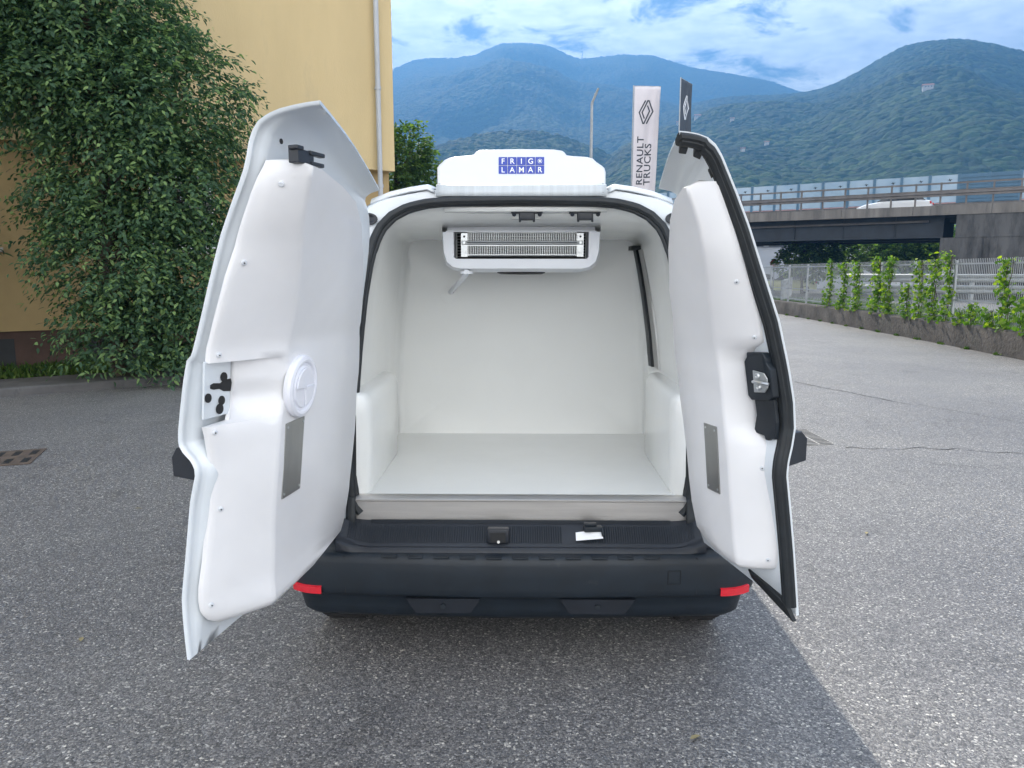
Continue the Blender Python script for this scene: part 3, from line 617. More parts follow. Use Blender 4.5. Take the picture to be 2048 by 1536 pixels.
for Y, h, w, lb in vines:
    w *= .72
    X = fpt(Y)+.1; vr = empty('climbing_vine', lb, 'vine', (X, Y, .5), group='vines climbing the metal fence')
    st = MB()
    for q in range(3):
        pts = []; y0 = random.uniform(-w*.5, w*.5)
        for i in range(9): pts.append((random.uniform(-.02, .03), y0*(1-i/16)+random.uniform(-.04, .04), (h-.5)*i/8*random.uniform(.95, 1.0)))
        st.tube(pts, .006, 5)
    obj('stem', st, M['bark'], vr)
    n_ = int(300*(h-.4)*(w/.35)**.7); zc = rng.uniform(0, 1, n_)**1.1*(h-.5); zc = np.where(rng.uniform(size=n_) < .45, np.round(zc*5.3)/5.3+rng.normal(size=n_)*.04, zc); zc = np.clip(zc, 0, h-.45); wd = w*(1.15-.55*zc/(h-.5))*(.7+.5*np.sin(zc*7+Y*3)*np.sin(zc*3.1+Y))
    P = np.stack([rng.normal(size=n_)*.08-.02, rng.normal(size=n_)*wd*.55+.10*np.sin(zc*4+Y*5), zc], 1)
    A = rng.normal(size=(n_, 3))*np.array([.5, .8, .5])+np.array([-.35, 0, -.25]); Nn = rng.normal(size=(n_, 3))*.5+np.array([-.6, -.2, .6])
    V, F = leaves(P, A, Nn, rng.uniform(.05, .125, n_), rng.uniform(.045, .10, n_)); fast_mesh('foliage', V, F, M['leafC'], vr)
# guard rail of the lower road behind the fence
gr_ = empty('crash_barrier', 'galvanised roadside crash barrier visible through the fence', 'barrier', (18, 27, 0))
x = MB(); pr = [(0, .0), (-.04, .04), (-.04, .11), (.02, .15), (.02, .17), (-.04, .21), (-.04, .28), (0, .31)]
def gx(u): return (13.2-18+u*14, (29.5-27)-u*6.0)
for z0 in (.80, 1.22): x.grid([[(gx(u)[0], gx(u)[1]+a, z0+b) for a, b in pr] for u in (0, .5, 1)])
obj('beam', x, M['galv'], gr_, solid=.008)
for i in range(8): u = i/7; obj('post', MB().box((gx(u)[0], gx(u)[1]+.1, .75), (.1, .14, 1.5)), M['galv'], gr_, smooth=0)
mb = MB().tube([(0, 0, 0), (0, 0, 1.75)], .07, 10); mb.box((0, 0, 1.62), (.5, .05, .12)); tag(obj('marker_post', mb, M['galv'], loc=(13.2, 22.6, 0)), 'stout pale post with crosspiece behind the fence', 'post')

g2 = empty('crash_barrier', 'galvanised crash barrier running away beyond the far left part of the fence', 'barrier', (12, 33, 0))
for z0 in (.55, .95): 
    x = MB(); x.grid([[(u*7.5, u*19+a, z0+b) for a, b in pr] for u in (0, .5, 1)]); obj('beam', x, M['galv'], g2, solid=.008)
for i in range(8): u = i/7; obj('post', MB().box((u*7.5, u*19+.1, .62), (.1, .14, 1.24)), M['galv'], g2, smooth=0)
# ------------------------------------------------------------------ lamp post and banners
lp = empty('street_lamp', 'tall slim street lamp rising behind the roof unit', 'street lamp', (3.72, 36, 0))
obj('pole', MB().tube([(0, 0, 0), (0, 0, 9.35)], [.10, .065], 10), M['galv'], lp)
obj('lamp_head', MB().tube([(0, 0, 9.3), (.02, -.02, 9.42), (.27, -.2, 10.0)], [.07, .06, .05], 8).box((.16, -.12, 9.75), (.12, .10, .05)), M['galv'], lp)
def banner(name, label, px, py, ztop, width, h, ux, uy, mflag, mink, txt, wave, K=1.5):
    r_ = empty(name, label, 'banner', (px, py, 0), group='tall banners on poles')
    obj('pole', MB().tube([(0, 0, 0), (0, 0, ztop+.05)], .035, 10), M['galv'], r_)
    U = Vector((ux, uy, 0)).normalized(); Nf = Vector((U.y, -U.x, 0))
    def fp(u, v, o=0):      # u 0..1 across, v metres down
        k_ = wave*K*math.sin(u*5+v*.6)*min(1, .4+v*.3)*u+.04*math.sin(u*17+v*.35)*u
        w_ = .05+u*(width-.035*v)
        return tuple(U*w_+Nf*(k_+o)+Vector((0, 0, ztop-v)))
    fl = obj('flag', MB().grid([[fp(u/20, h*v/40) for u in range(21)] for v in range(41)]), mflag, r_, solid=.006)
    obj('top_bar', MB().tube([fp(0, -.02), fp(1, -.02)], .02, 8), M['galv'], r_)
    def stroke(pts, w, off=.012):     # polyline stroke on the flag surface; pts (u_m, v_m)
        mb = MB(); P2 = [Vector((a, b)) for a, b in pts]; n_ = len(P2); Lr = []; Rr = []
        for i in range(n_):
            d0 = (P2[i]-P2[i-1]).normalized() if i else (P2[1]-P2[0]).normalized(); d1 = (P2[i+1]-P2[i]).normalized() if i < n_-1 else d0
            nn = (Vector((-d0.y, d0.x))+Vector((-d1.y, d1.x))).normalized(); sc = 1/max(.4, nn.dot(Vector((-d1.y, d1.x))))
            Lr.append(P2[i]+nn*w/2*sc); Rr.append(P2[i]-nn*w/2*sc)
        rows = [[], []]
        for i in range(n_-1):
            for q in range(9 if i == n_-2 else 8):
                f = q/8; a = Lr[i].lerp(Lr[i+1], f); b = Rr[i].lerp(Rr[i+1], f); rows[0].append(fp(a.x/width, a.y, off)); rows[1].append(fp(b.x/width, b.y, off))
        return mb.grid(rows)
    s = .58*K/185.; cx_, cy_ = 1097, 340; u0, v0 = width*.47, .95*K
    A_ = [(1086, 203), (1011, 345), (1062, 474), (1075, 474), (1145, 325), (1112, 262)]; B_ = [(1108, 477), (1187, 330), (1133, 206), (1115, 206), (1047, 345), (1078, 418)]
    for nm, pl in (('emblem_stroke', A_), ('emblem_stroke', B_)):
        obj(nm, stroke([((a-cx_)*s*1.0+u0, (b-cy_)*s+v0) for a, b in pl], .055*K), mink, fl, smooth=0)
    if txt:
        for line, uu, vv, sz in (('RENAULT', width*.42, 3.70*K, .385*K), ('TRUCKS', width*.74, 3.70*K, .385*K)):
            Vt, Ft = text_mb(line, sz, 0, .009, space=1.07)
            mb = MB(); mb.add([fp((uu-p[1]*1.0)/width, vv-p[0]*1.05, .012) for p in Vt], Ft); obj('lettering', mb, mink, fl, smooth=0)
    return r_
banner('banner_flag', 'tall white banner with dark lettering and a diamond emblem above the van roof', 7.02, 44.8, 12.2, 1.56, 7.0, 1, .05, M['flagw'], M['ink'], True, .05)
banner('banner_flag', 'narrow dark banner with white diamond emblem, seen edge-on above the right van door', 9.34, 43, 12.2, 1.75, 6.8, .72, 1.0, M['flagk'], M['white'], False, .04)

# ------------------------------------------------------------------ drain covers
def drain(name, label, pts, mt, nx, ny, hw_):
    r_ = empty(name, label, 'drain cover', (*pts[0], 0)); p0 = Vector((*pts[0], 0)); e1 = Vector((*pts[1], 0))-p0; e2 = Vector((*pts[2], 0))-p0
    f = MB(); q = lambda a, b, z: tuple(e1*a+e2*b+Vector((0, 0, z)))
    f.prism([q(0, 0, .002), q(1, 0, .002), q(1, 1, .002), q(0, 1, .002)], (0, 0, .005)); pl_ = obj('cover_plate', f, mt, r_, smooth=0)
    f = MB()
    for i in range(nx):
        for j in range(ny):
            a0, b0 = (i+.5-hw_/2)/nx, (j+.22)/ny; f.prism([q(a0, b0, .0072), q(a0+hw_/nx, b0, .0072), q(a0+hw_/nx, b0+.56/ny, .0072), q(a0, b0+.56/ny, .0072)], (0, 0, .0015))
    obj('slots', f, M['hole'], r_, smooth=0)
drain('drain_cover', 'rusty slotted drain cover at the left edge', [(-4.85, 5.85), (-4.10, 6.12), (-5.05, 6.40)], mat('rusty_iron', (.10, .075, .06), .8, var=.25, scale=12), 6, 2, .42)
drain('drain_cover', 'pale grated drain cover beside the right van door', [(2.62, 6.75), (3.05, 6.85), (2.62, 7.40)], mat('pale_iron', (.34, .33, .31), .7, var=.15, scale=12), 3, 12, .86)

for x_, y_, a_ in ((.62, 2.36, .6), (-1.9, 3.05, 2.0), (2.2, 4.4, 1.1), (-2.6, 4.9, .2), (-3.1, 7.2, 2.6)):
    V, F = leaves(np.array([[0, 0, .006]]), np.array([[math.cos(a_), math.sin(a_), .02]]), np.array([[0., .1, 1.]]), np.array([.055]), np.array([.02])); V[:, 2] += .004
    o = fast_mesh('fallen_leaf', V, F, mat('dry_leaf', (.32, .27, .14), .8)); o.location = (x_, y_, 0)
    tag(o, {.62: 'yellowish fallen leaf on the asphalt in the van shadow', -1.9: 'brown fallen leaf on the asphalt left of the open left door', 2.2: 'dry leaf on the sunlit asphalt right of the van', -2.6: 'dry leaf lying on the shaded asphalt near the slotted drain', -3.1: 'dry leaf on the asphalt below the leafy tree'}[x_], 'leaf', 'fallen leaves on the asphalt')
# ------------------------------------------------------------------ the van (local frame: x right, y forward from the sill, z up)
VO = Vector((.035, 2.95, 0)); VR = R(-.8)
van = empty('refrigerated_van', 'white refrigerated van standing with both rear doors wide open, seen from behind', 'van', VO, VR)
VI = Matrix.Rotation(-VR, 3, 'Z')
def W2V(p): return tuple(VI @ (Vector(p)-VO))
def vobj(name, mb, m, parent=van, **kw): return obj(name, mb, m, parent, **kw)
ip = lambda z, k, v: float(np.interp(z, k, v))
# rear frame lean: y as a function of z
def yf(z): return ip(z, [.3, .62, .9, 1.2, 1.5, 1.72, 1.92, 2.0], [.02, .02, .05, .09, .14, .20, .27, .31])
# outer half profile of the body at the rear (x, z) bottom -> roof centre
def outer(scale_top=0.0):
    return [(.80, .26), (.86, .30), (.90, .45), (.925, .70), (.93, .95), (.915, 1.15), (.875, 1.35), (.82, 1.55), (.755, 1.74), (.70, 1.85), (.66, 1.895), (.60, 1.93), (.48, 1.955), (.40, 1.972), (.345, 1.968), (.20, 1.975), (0, 1.978)]
def resample(pts, n):
    P_ = [Vector(p) for p in pts]; L_ = [0]
    for a, b in zip(P_, P_[1:]): L_.append(L_[-1]+(b-a).length)
    out = []; j = 0
    for i in range(n):
        t = L_[-1]*i/(n-1)
        while j < len(P_)-2 and L_[j+1] < t: j += 1
        out.append(P_[j].lerp(P_[j+1], (t-L_[j])/max(1e-9, L_[j+1]-L_[j])))
    return out
NO_ = 64
# stations along the van: y, half-width factor, roof lowering function
def station(y):
    o = resample(outer(), NO_); out = []
    fwd = y
    for p in o:
        x_, z_ = p.x, p.y
        if fwd > 3.15:                     # bonnet / windscreen
            zmax = ip(fwd, [3.15, 3.35, 3.75, 4.05, 4.22, 4.30], [1.03, 1.02, .98, .90, .72, .55])
            zm = ip(fwd, [2.2, 2.45, 3.15], [1.978, 1.86, 1.08]) if fwd < 3.15 else zmax
            z_ = min(z_, zm-(x_*x_)*.08)
            x_ *= ip(fwd, [3.15, 3.9, 4.2, 4.3], [1, .95, .86, .74])
        elif fwd > 1.9:
            zm = ip(fwd, [1.9, 2.25, 3.15], [1.978, 1.90, 1.08]); z_ = min(z_, zm-(x_*x_)*.08 if fwd > 2.0 else z_)
        if z_ > 1.6 and fwd > .3: z_ += .02*math.sin(min(1, (fwd-.3)/1.2)*math.pi)
        out.append((x_, z_))
    return out
AX = [.42, 3.36]       # rear / front axle y
rows = []; ysn = [0]+[.06+i*.05 for i in range(85)]
for y in ysn:
    st = station(y)
    if y == 0: rows.append([(sx*x_, yf(z_)+.0, z_) for sx, (x_, z_) in ([(-1, q) for q in st]+[(1, q) for q in st[::-1][1:]])])
    else: rows.append([(sx*x_, max(y, yf(z_)+.02+y*.3) if y < .45 else y, z_) for sx, (x_, z_) in ([(-1, q) for q in st]+[(1, q) for q in st[::-1][1:]])])
mbv = MB(); mbv.grid(rows)
def inarch(f):
    c = [sum(mbv.v[i][q] for i in f)/len(f) for q in range(3)]
    return any(math.hypot(c[1]-a, c[2]-.32) < .37 for a in AX) and c[2] < .75
mbv.f = [f for f in mbv.f if not inarch(f)]
front = [tuple(p) for p in rows[-1]]; mbv.poly(front)
body = vobj('body', mbv, M['paint'], smooth=40)
mbv = MB(); mbv.grid([[(x_, y, .27) for x_ in (-.84, .84)] for y in (.12, 4.2)]); vobj('underbody', mbv, M['hole'], smooth=0)
for sx in (-1, 1):
    for a in AX:
        mb = MB(); an = [math.pi*(i/24)*.88+.06*math.pi for i in range(25)]
        mb.grid([[(sx*q, a+math.cos(t)*r_, .32+math.sin(t)*r_) for t in an] for q, r_ in ((.55, .375), (.895, .375), (.915, .37), (.925, .39), (.91, .405))])
        vobj('arch_trim', mb, M['plastic2'], solid=.006)
        mb = MB().ring((sx*.70, a, .32), (sx, 0, 0), [(.20, 0), (.28, -.005), (.312, .01), (.322, .04), (.322, .175), (.312, .205), (.285, .222), (.20, .215)], 48)
        for t in range(44):
            q = 2*math.pi*t/44
            for k_ in range(2): mb.tube([(sx*(.722+k_*.10+j*.020), a+math.cos(q+j*.035*(1-2*k_))*.3205, .32+math.sin(q+j*.035*(1-2*k_))*.3205) for j in range(4)], .006, 4)
        w_ = vobj('wheel', mb, M['tyre'], weld=False)
        mb = MB().ring((sx*.70, a, .32), (sx, 0, 0), [(.20, .20), (.19, .16), (.12, .17), (.07, .19), (0, .195)], 32); obj('rim', mb, M['alu'], w_)
# cab glass, mirrors, front lamps
for sx in (-1, 1):
    mb = MB(); mb.grid([[(sx*(.935-.02*i), y0+(y1-y0)*0, z) for y0 in (0,)] for i, (z, y1) in enumerate([(1, 1)])]) if False else None
    mb = MB(); mb.grid([[(sx*.925, 1.95, 1.12), (sx*.925, 2.95, 1.10)], [(sx*.872, 1.95, 1.38), (sx*.872, 2.72, 1.34)], [(sx*.815, 1.95, 1.60), (sx*.815, 2.46, 1.58)]]); vobj('side_window', mb, M['glass'], solid=.008)
    mb = MB().box((sx*1.03, 2.72, 1.14), (.20, .12, .24), bev=.03); mb.box((sx*.94, 2.74, 1.06), (.10, .06, .05)); vobj('door_mirror', mb, M['plastic'])
    mb = MB().grid([[(sx*.89, 4.02, .72), (sx*.62, 4.20, .70)], [(sx*.87, 3.92, .86), (sx*.60, 4.12, .84)]]); vobj('headlight', mb, M['lamp'], solid=.03)
    mb = MB(); mb.grid([[(sx*.80, .075, .98), (sx*.925, .12, .98)], [(sx*.775, .10, 1.2), (sx*.905, .15, 1.2)], [(sx*.745, .125, 1.42), (sx*.865, .18, 1.42)]]); vobj('tail_light', mb, M['red'], solid=.02)
mb = MB(); mb.grid([[(-.70, 3.05, 1.13), (0, 3.16, 1.16), (.70, 3.05, 1.13)], [(-.66, 2.66, 1.49), (0, 2.74, 1.52), (.66, 2.66, 1.49)], [(-.58, 2.29, 1.83), (0, 2.32, 1.87), (.58, 2.29, 1.83)]]); vobj('windscreen', mb, M['glass'], solid=.008)
# rear aperture frame
seal = [(.665, .625), (.695, .66), (.705, .72), (.71, .9), (.70, 1.1), (.685, 1.3), (.665, 1.5), (.645, 1.64), (.622, 1.745), (.597, 1.805), (.550, 1.855), (.485, 1.89), (.41, 1.908), (.33, 1.916), (.2, 1.919), (0, 1.922)]
NS = 60
sl = resample(seal, NS); ol = resample([(x_, z_) for x_, z_ in outer() if z_ >= .45], NS)
def mirror(half, f): return [f(-x_, z_) for x_, z_ in half]+[f(x_, z_) for x_, z_ in half[::-1][1:]]
oh = [(p.x, p.y) for p in ol]; sh = [(p.x, p.y) for p in sl]
mid = [(a[0]*.82+b[0]*.18, a[1]*.82+b[1]*.18) for a, b in zip(oh, sh)]
mid2 = [(a[0]*.25+b[0]*.75, a[1]*.25+b[1]*.75) for a, b in zip(oh, sh)]
mb = MB(); mb.grid([mirror(oh, lambda x_, z_: (x_, yf(z_)+.012, z_)), mirror(mid, lambda x_, z_: (x_, yf(z_)-.015 if z_ < 1.8 else yf(z_)-.012, z_)), mirror(mid2, lambda x_, z_: (x_, yf(z_)-.0, z_)),
                   mirror(sh, lambda x_, z_: (x_, yf(z_)+.01, z_)), mirror(sh, lambda x_, z_: (x_*.985, yf(z_)+.05, z_ if z_ < .75 else z_-.008))])
vobj('rear_frame', mb, M['paint'], smooth=50)
mb = MB(); mb.grid([[(x_, yf(.5)+.01, z_) for x_ in (-.89, -.5, 0, .5, .89)] for z_ in (.28, .45, .60)]); vobj('rear_valance', mb, M['plastic2'], smooth=0)
# rear roof strip with drip marks
mb = MB(); mb.grid([[(x_, yf(1.95)+o_[0], o_[1]-.03*(abs(x_)/.36)**4*0) for x_ in [i*.072-.36 for i in range(11)]] for o_ in ((-.030, 1.935), (-.026, 1.955), (-.016, 1.978), (-.006, 1.982))])
vobj('roof_strip', mb, M['roofstrip'], solid=.01)
for sx in (-1, 1):
    mb = MB(); mb.tube([(sx*.345, yf(1.95)-.03, 1.945), (sx*.35, yf(1.95)+.03, 1.99)], .006, 6); vobj('roof_joint', mb, M['plate'])
    mb = MB(); mb.grid([[(sx*x_, yf(1.93)+dy, z_+dz) for x_, z_ in ((.37, 1.970), (.40, 1.985), (.47, 1.975), (.56, 1.955), (.64, 1.925))] for dy, dz in ((-.01, -.02), (.02, .0), (.16, .012))]); vobj('roof_rib', mb, M['paint'], solid=.008)
    mb = MB().ring((sx*.648, yf(1.85)-.018, 1.838), (0, -1, .3), [(0, .0), (.012, .0), (.02, .008), (.026, .008), (.026, 0)], 20); 
    mb.v = [(sx*.648+(p[0]-sx*.648)*1.7, p[1], p[2]) for p in mb.v]; vobj('hinge_socket', mb, M['plastic2'])
# seal
mb = MB(); sp = [(x_, yf(z_)-.012, z_-.0) for x_, z_ in sh]; path = [(-p[0], p[1], p[2]) for p in sp]+[p for p in sp[::-1][1:]]
mb.tube(path, .017, 10); mb.tube([(p[0]*.975, p[1]+.012, p[2]-.014 if p[2] > 1.7 else p[2]) for p in path], .011, 8)
vobj('door_seal', mb, M['rubber'])
# insulated cargo liner
def li(k_):
    F_ = [(0, .70), (.40, .70), (.66, .70), (.688, .705), (.694, .73), (.698, .9), (.688, 1.1), (.672, 1.3), (.652, 1.5), (.632, 1.64), (.608, 1.74), (.582, 1.80), (.535, 1.845), (.47, 1.878), (.40, 1.893), (.2, 1.902), (0, 1.905)]
    B_ = [(0, .70), (.40, .70), (.66, .70), (.698, .702), (.702, .73), (.700, .9), (.690, 1.1), (.676, 1.3), (.656, 1.5), (.640, 1.64), (.632, 1.72), (.626, 1.76), (.612, 1.782), (.58, 1.790), (.40, 1.792), (.2, 1.792), (0, 1.792)]
    return [(a[0]*(1-k_)+b[0]*k_, a[1]*(1-k_)+b[1]*k_) for a, b in zip(F_, B_)]
def bulge(h, s): return [(x_+(s if 1.72 > z_ > .72 else s*.6 if z_ > 1.72 and x_ > .5 else 0), z_+(s*.5 if z_ > 1.8 else 0)) for x_, z_ in h]
mb = MB(); rws = []
for y, k_, bu in ((None, 0, 0), (.05, .0, 0), (.12, .05, .006), (.24, .25, .010), (.42, .55, .008), (.7, .85, .004), (1.0, .97, 0), (1.19, 1, 0), (1.207, 1, -.012)):
    h = bulge(li(k_), bu); rws.append(mirror(h, lambda x_, z_: (x_, (yf(z_)+.008 if y is None else max(yf(z_)+.03*(1+5*y), y) if y < .4 else y), z_)))
rws = [r for r in rws]; mb.grid(rws, closed=False)
def ins(h, q): return [(x_*(1-q), .70+.545+(z_-1.245)*(1-q)) for x_, z_ in h]
h = bulge(li(1), -.012); mb.grid([mirror(h, lambda x_, z_: (x_, 1.207, z_)), mirror(ins(h, .03), lambda x_, z_: (x_, 1.211, z_)), mirror(ins(h, .6), lambda x_, z_: (x_, 1.211, z_)), mirror(ins(h, .985), lambda x_, z_: (x_, 1.211, z_))]); mb.poly(mirror(ins(h, .985), lambda x_, z_: (x_, 1.211, z_)))
liner = vobj('cargo_liner', mb, M['liner'], smooth=55)
for sx in (-1, 1):   # wheel-arch boxes
    mb = MB(); prof_ = [(.635, .690), (.625, .72), (.617, 1.06), (.622, 1.095), (.640, 1.118), (.665, 1.124), (.715, 1.126)]
    rr_ = []
    for y, o_ in ((.028, .06), (.034, .022), (.055, .006), (.09, 0), (.70, 0), (.735, .006), (.755, .03), (.76, .08)):
        rr_.append([(sx*min(.72, x_+o_), y, z_-(o_*.5 if z_ > 1.0 else 0)) for x_, z_ in prof_])
    mb.grid(rr_); vobj('wheel_box', mb, M['liner'], smooth=50)
# inner lip under the ceiling with latch brackets and lamp
mb = MB(); mb.grid([[(x_, yy, zz_) for x_ in (-.33, -.2, 0, .2, .37)] for yy, zz_ in ((.285, 1.893), (.30, 1.878), (.36, 1.872))]); vobj('ceiling_lip', mb, M['liner'], solid=.006)
for cx_ in (.015, .265):
    c_ = (cx_+.01, .315, 1.862); mb = MB()
    mb.box((c_[0], c_[1], c_[2]-.008), (.062, .05, .030), bev=.005); mb.box((c_[0], c_[1]+.01, c_[2]+.010), (.135, .035, .010), bev=.003)
    for s_ in (-1, 1): mb.tube([(c_[0]+s_*.03, c_[1]-.02, c_[2]-.03), (c_[0]+s_*.03, c_[1]+.0, c_[2]+.01)], .005, 6); mb.disc((c_[0]+s_*.055, c_[1]-.005, c_[2]+.004), (0, -1, -.4), .009, .01, 12)
    vobj('latch_bracket', mb, M['plastic2'])
mb = MB().ring((.02, .42, 1.872), (0, 0, -1), [(.085, 0), (.085, .008), (.07, .022), (.0, .028)], 32); mb.v = [(p[0], .42+(p[1]-.42)*.7, p[2]) for p in mb.v]; vobj('cargo_lamp', mb, M['lamp'])
# evaporator under the ceiling
ev = vobj('evaporator', MB(), M['unitwhite'])
mb = MB()
def evsec(y, s, zt, zb):
    x0 = .365*s; return [(-x0, y, zt), (-x0+.004, y, zb+.075), (-x0+.018, y, zb+.03), (-x0+.045, y, zb+.008), (-x0+.08, y, zb), (x0-.08, y, zb), (x0-.045, y, zb+.008), (x0-.018, y, zb+.03), (x0-.004, y, zb+.075), (x0, y, zt)]
mb.grid([evsec(.525, 1.0, 1.80, 1.628), evsec(.55, 1.005, 1.84, 1.620), evsec(1.12, 1.0, 1.80, 1.615)])
obj('housing', mb, M['unitwhite'], ev, smooth=45)
y_ = .50     # front fascia with the opening
mb = MB()
E0 = evsec(y_, .985, 1.80, 1.634); E1 = evsec(.525, 1.0, 1.80, 1.628)
op = [(-.31, y_, 1.80), (-.31, y_, 1.72), (-.31, y_, 1.70), (-.31, y_, 1.685), (-.30, y_, 1.678), (.30, y_, 1.678), (.31, y_, 1.685), (.31, y_, 1.70), (.31, y_, 1.72), (.31, y_, 1.80)]
mb.grid([E1, E0, op, [(p[0]*.995, .62, p[2]+.002) for p in op]]); obj('front_panel', mb, M['unitwhite'], ev, smooth=40)
obj('gap_filler', MB().box((0, .60, 1.836), (.69, .05, .058)), M['unitwhite'], ev, smooth=0)  # added white filler: hides the dark gap, stands in for ceiling reflection
mb = MB().box((0, .535, 1.803), (.69, .07, .004)); obj('top_flange', mb, M['unitwhite'], ev, smooth=0)
mb = MB().box((0, .64, 1.74), (.61, .01, .125)); mb.box((0, .58, 1.681), (.61, .11, .004)); obj('fan_recess', mb, M['hole'], ev, smooth=0)
mb = MB()
for zc, n0 in ((1.782, 62), (1.722, 62)):
    for i in range(n0):
        u = -.245+.50*i/(n0-1); mb.box((u, .565, zc-.004), (.0022, .06, .040))
    mb.box((.005, .535, zc+.018), (.505, .008, .005)); mb.box((.005, .535, zc-.026), (.505, .010, .006))
obj('cooling_fins', mb, M['alu'], ev, smooth=0)
mb = MB()
for z in (1.757, 1.747): mb.tube([(-.275, .522, z), (.285, .522, z)], .0042, 8)
for i in range(9): mb.tube([(-.305, .60, 1.69+i*.0135), (.305, .60, 1.69+i*.0135)], .0012, 5)
mb.tube([(-.24, .53, 1.694), (.25, .53, 1.694)], .003, 6)
obj('coolant_tube', mb, M['alu'], ev)
for sx in (-1, 1):
    mb = MB().box((sx*.268+.005, .527, 1.742), (.030, .006, .108)); mb.disc((sx*.268+.005, .523, 1.715), (0, -1, 0), .009, .008, 14); mb.disc((sx*.268+.005, .523, 1.752), (0, -1, 0), .007, .012, 12); obj('bracket', mb, M['alu'], ev, smooth=30)
    obj('bracket_hole', MB().disc((sx*.268+.005, .5245, 1.78), (0, -1, 0), .005, .002, 12), M['hole'], ev)
mb = MB().ring((.0, .80, 1.617), (0, 0, -1), [(.12, -.01), (.12, .004), (.10, .010), (0, .012)], 32); obj('fan_grille', mb, M['hole'], ev)
mb = MB().tube([(-.252, .50, 1.622), (-.256, .515, 1.606), (-.266, .56, 1.598), (-.395, 1.21, 1.507)], .013, 12); vobj('drain_hose', mb, M['unitwhite'])
vobj('hose_grommet', MB().disc((-.405, 1.2115, 1.490), (0, -1, 0), .052, .004, 28), M['liner']); vobj('hose_collar', MB().disc((-.252, .51, 1.622), (0, 0, -1), .030, .012, 20), M['unitwhite'])
vobj('hose_hole', MB().disc((-.388, 1.206, 1.512), (0, -1, 0), .013, .003, 16), M['tan'])
# side-door jamb on the right wall: dark seal and grey pillar
def rw(z): return ip(z, [.7, .9, 1.1, 1.3, 1.5, 1.64, 1.76], [.703, .702, .694, .678, .66, .645, .63])
zs = [1.135+i*.03 for i in range(21)]
yj = lambda z: ip(z, [1.12, 1.3, 1.45, 1.6, 1.75], [.86, .90, .955, 1.03, 1.12])
wv = lambda z: .004*math.sin(z*23)
mb = MB(); mb.grid([[(rw(z)-d_, yj(z)+y, z) for y, d_ in ((-.03+wv(z), -.01), (-.03+wv(z), .02), (.03, .026), (.055-wv(z), .02), (.055, -.01))] for z in zs]); vobj('side_door_seal', mb, M['rubber'], smooth=30)
mb = MB(); mb.grid([[(rw(z)-d_, yj(z)+y, z) for y, d_ in ((-.17, -.01), (-.16, .008), (-.05, .010), (-.03, -.01))] for z in zs]); vobj('side_door_pillar', mb, M['plate'], smooth=30)
mb = MB(); mb.grid([[(rw(1.74)-x_, y, 1.745) for y in (1.0, 1.18)] for x_ in (.045, -.01)]); vobj('jamb_cap', mb, M['rubber'], solid=.022)
# threshold
mb = MB(); mb.grid([[(x_, y, z) for x_ in (-.685, -.3, .3, .685)] for y, z in ((.03, .7015), (.008, .695), (-.004, .688), (-.004, .682), (.004, .677), (.004, .597))]); vobj('threshold_plate', mb, M['steel'], smooth=30)
for sx in (-1, 1):
    mb = MB(); mb.grid([[(sx*x_, y, z) for z, y in ((.59, -.03), (.62, -.012), (.67, -.008), (.69, -.002), (.70, .03))] for x_ in (.683, .700, .712, .72)]); vobj('corner_rubber', mb, M['rubber'], solid=.012)
# scuff trim with ribs
mb = MB(); xs = [-.74+i*.02 for i in range(75)]
def tz(x_, v): # v 0 top .. 1 outer
    e = max(0, (abs(x_)-.60)/.14)
    up = .035*e*e
    return [(.012, .600+up*.4), (.004, .597+up*.4), (-.03, .585+up), (-.088, .532+up*1.2), (-.10, .522+up*1.2), (-.115, .524+up*1.1), (-.128, .515+up), (-.132, .502+up*.6), (-.12, .488+up*.3)][v]
mb.grid([[(x_, tz(x_, v)[0], tz(x_, v)[1]) for x_ in xs] for v in range(9)]); vobj('sill_trim', mb, M['plastic2'], smooth=40)
mb = MB()
for i in range(150):
    x_ = -.70+i*.0094
    if -.125 < x_ < -.055 or .17 < x_ < .25: continue
    p = tz(x_, 2); q = tz(x_, 3); mb.tube([(x_, p[0]-.003, p[1]+.0015), (x_, q[0]-.001, q[1]+.003)], .0017, 4)
for k_ in range(4): mb.tube([(x_, -.002-k_*.006, .600-k_*.0015) for x_ in (-.62, .62)], .0012, 4)
vobj('sill_ribs', mb, M['plastic'], smooth=0, weld=False)
mb = MB().box((-.09, -.078, .565), (.088, .04, .058), bev=.008); sb = vobj('catch_recess', mb, M['plastic2']); obj('catch_pocket', MB().box((-.09, -.0985, .560), (.060, .004, .040)), M['hole'], sb, smooth=0)
obj('screw', MB().disc((-.088, -.101, .543), (0, -1, .3), .006, .004, 12), M['plate'], sb)
mb = MB().box((.295, -.055, .585), (.075, .03, .022), rot=.1, bev=.004); mb.box((.285, -.05, .602), (.05, .022, .012), rot=.05, bev=.003); mb.tube([(.33, -.06, .59), (.335, -.085, .565)], .006, 6); sb = vobj('door_striker', mb, M['plastic'])
mb = MB().prism([(.225, -.085, .547), (.335, -.082, .556), (.325, -.055, .580), (.225, -.060, .570)], (0, -.003, -.002)); obj('paper_tag', mb, M['white'], sb, smooth=0)
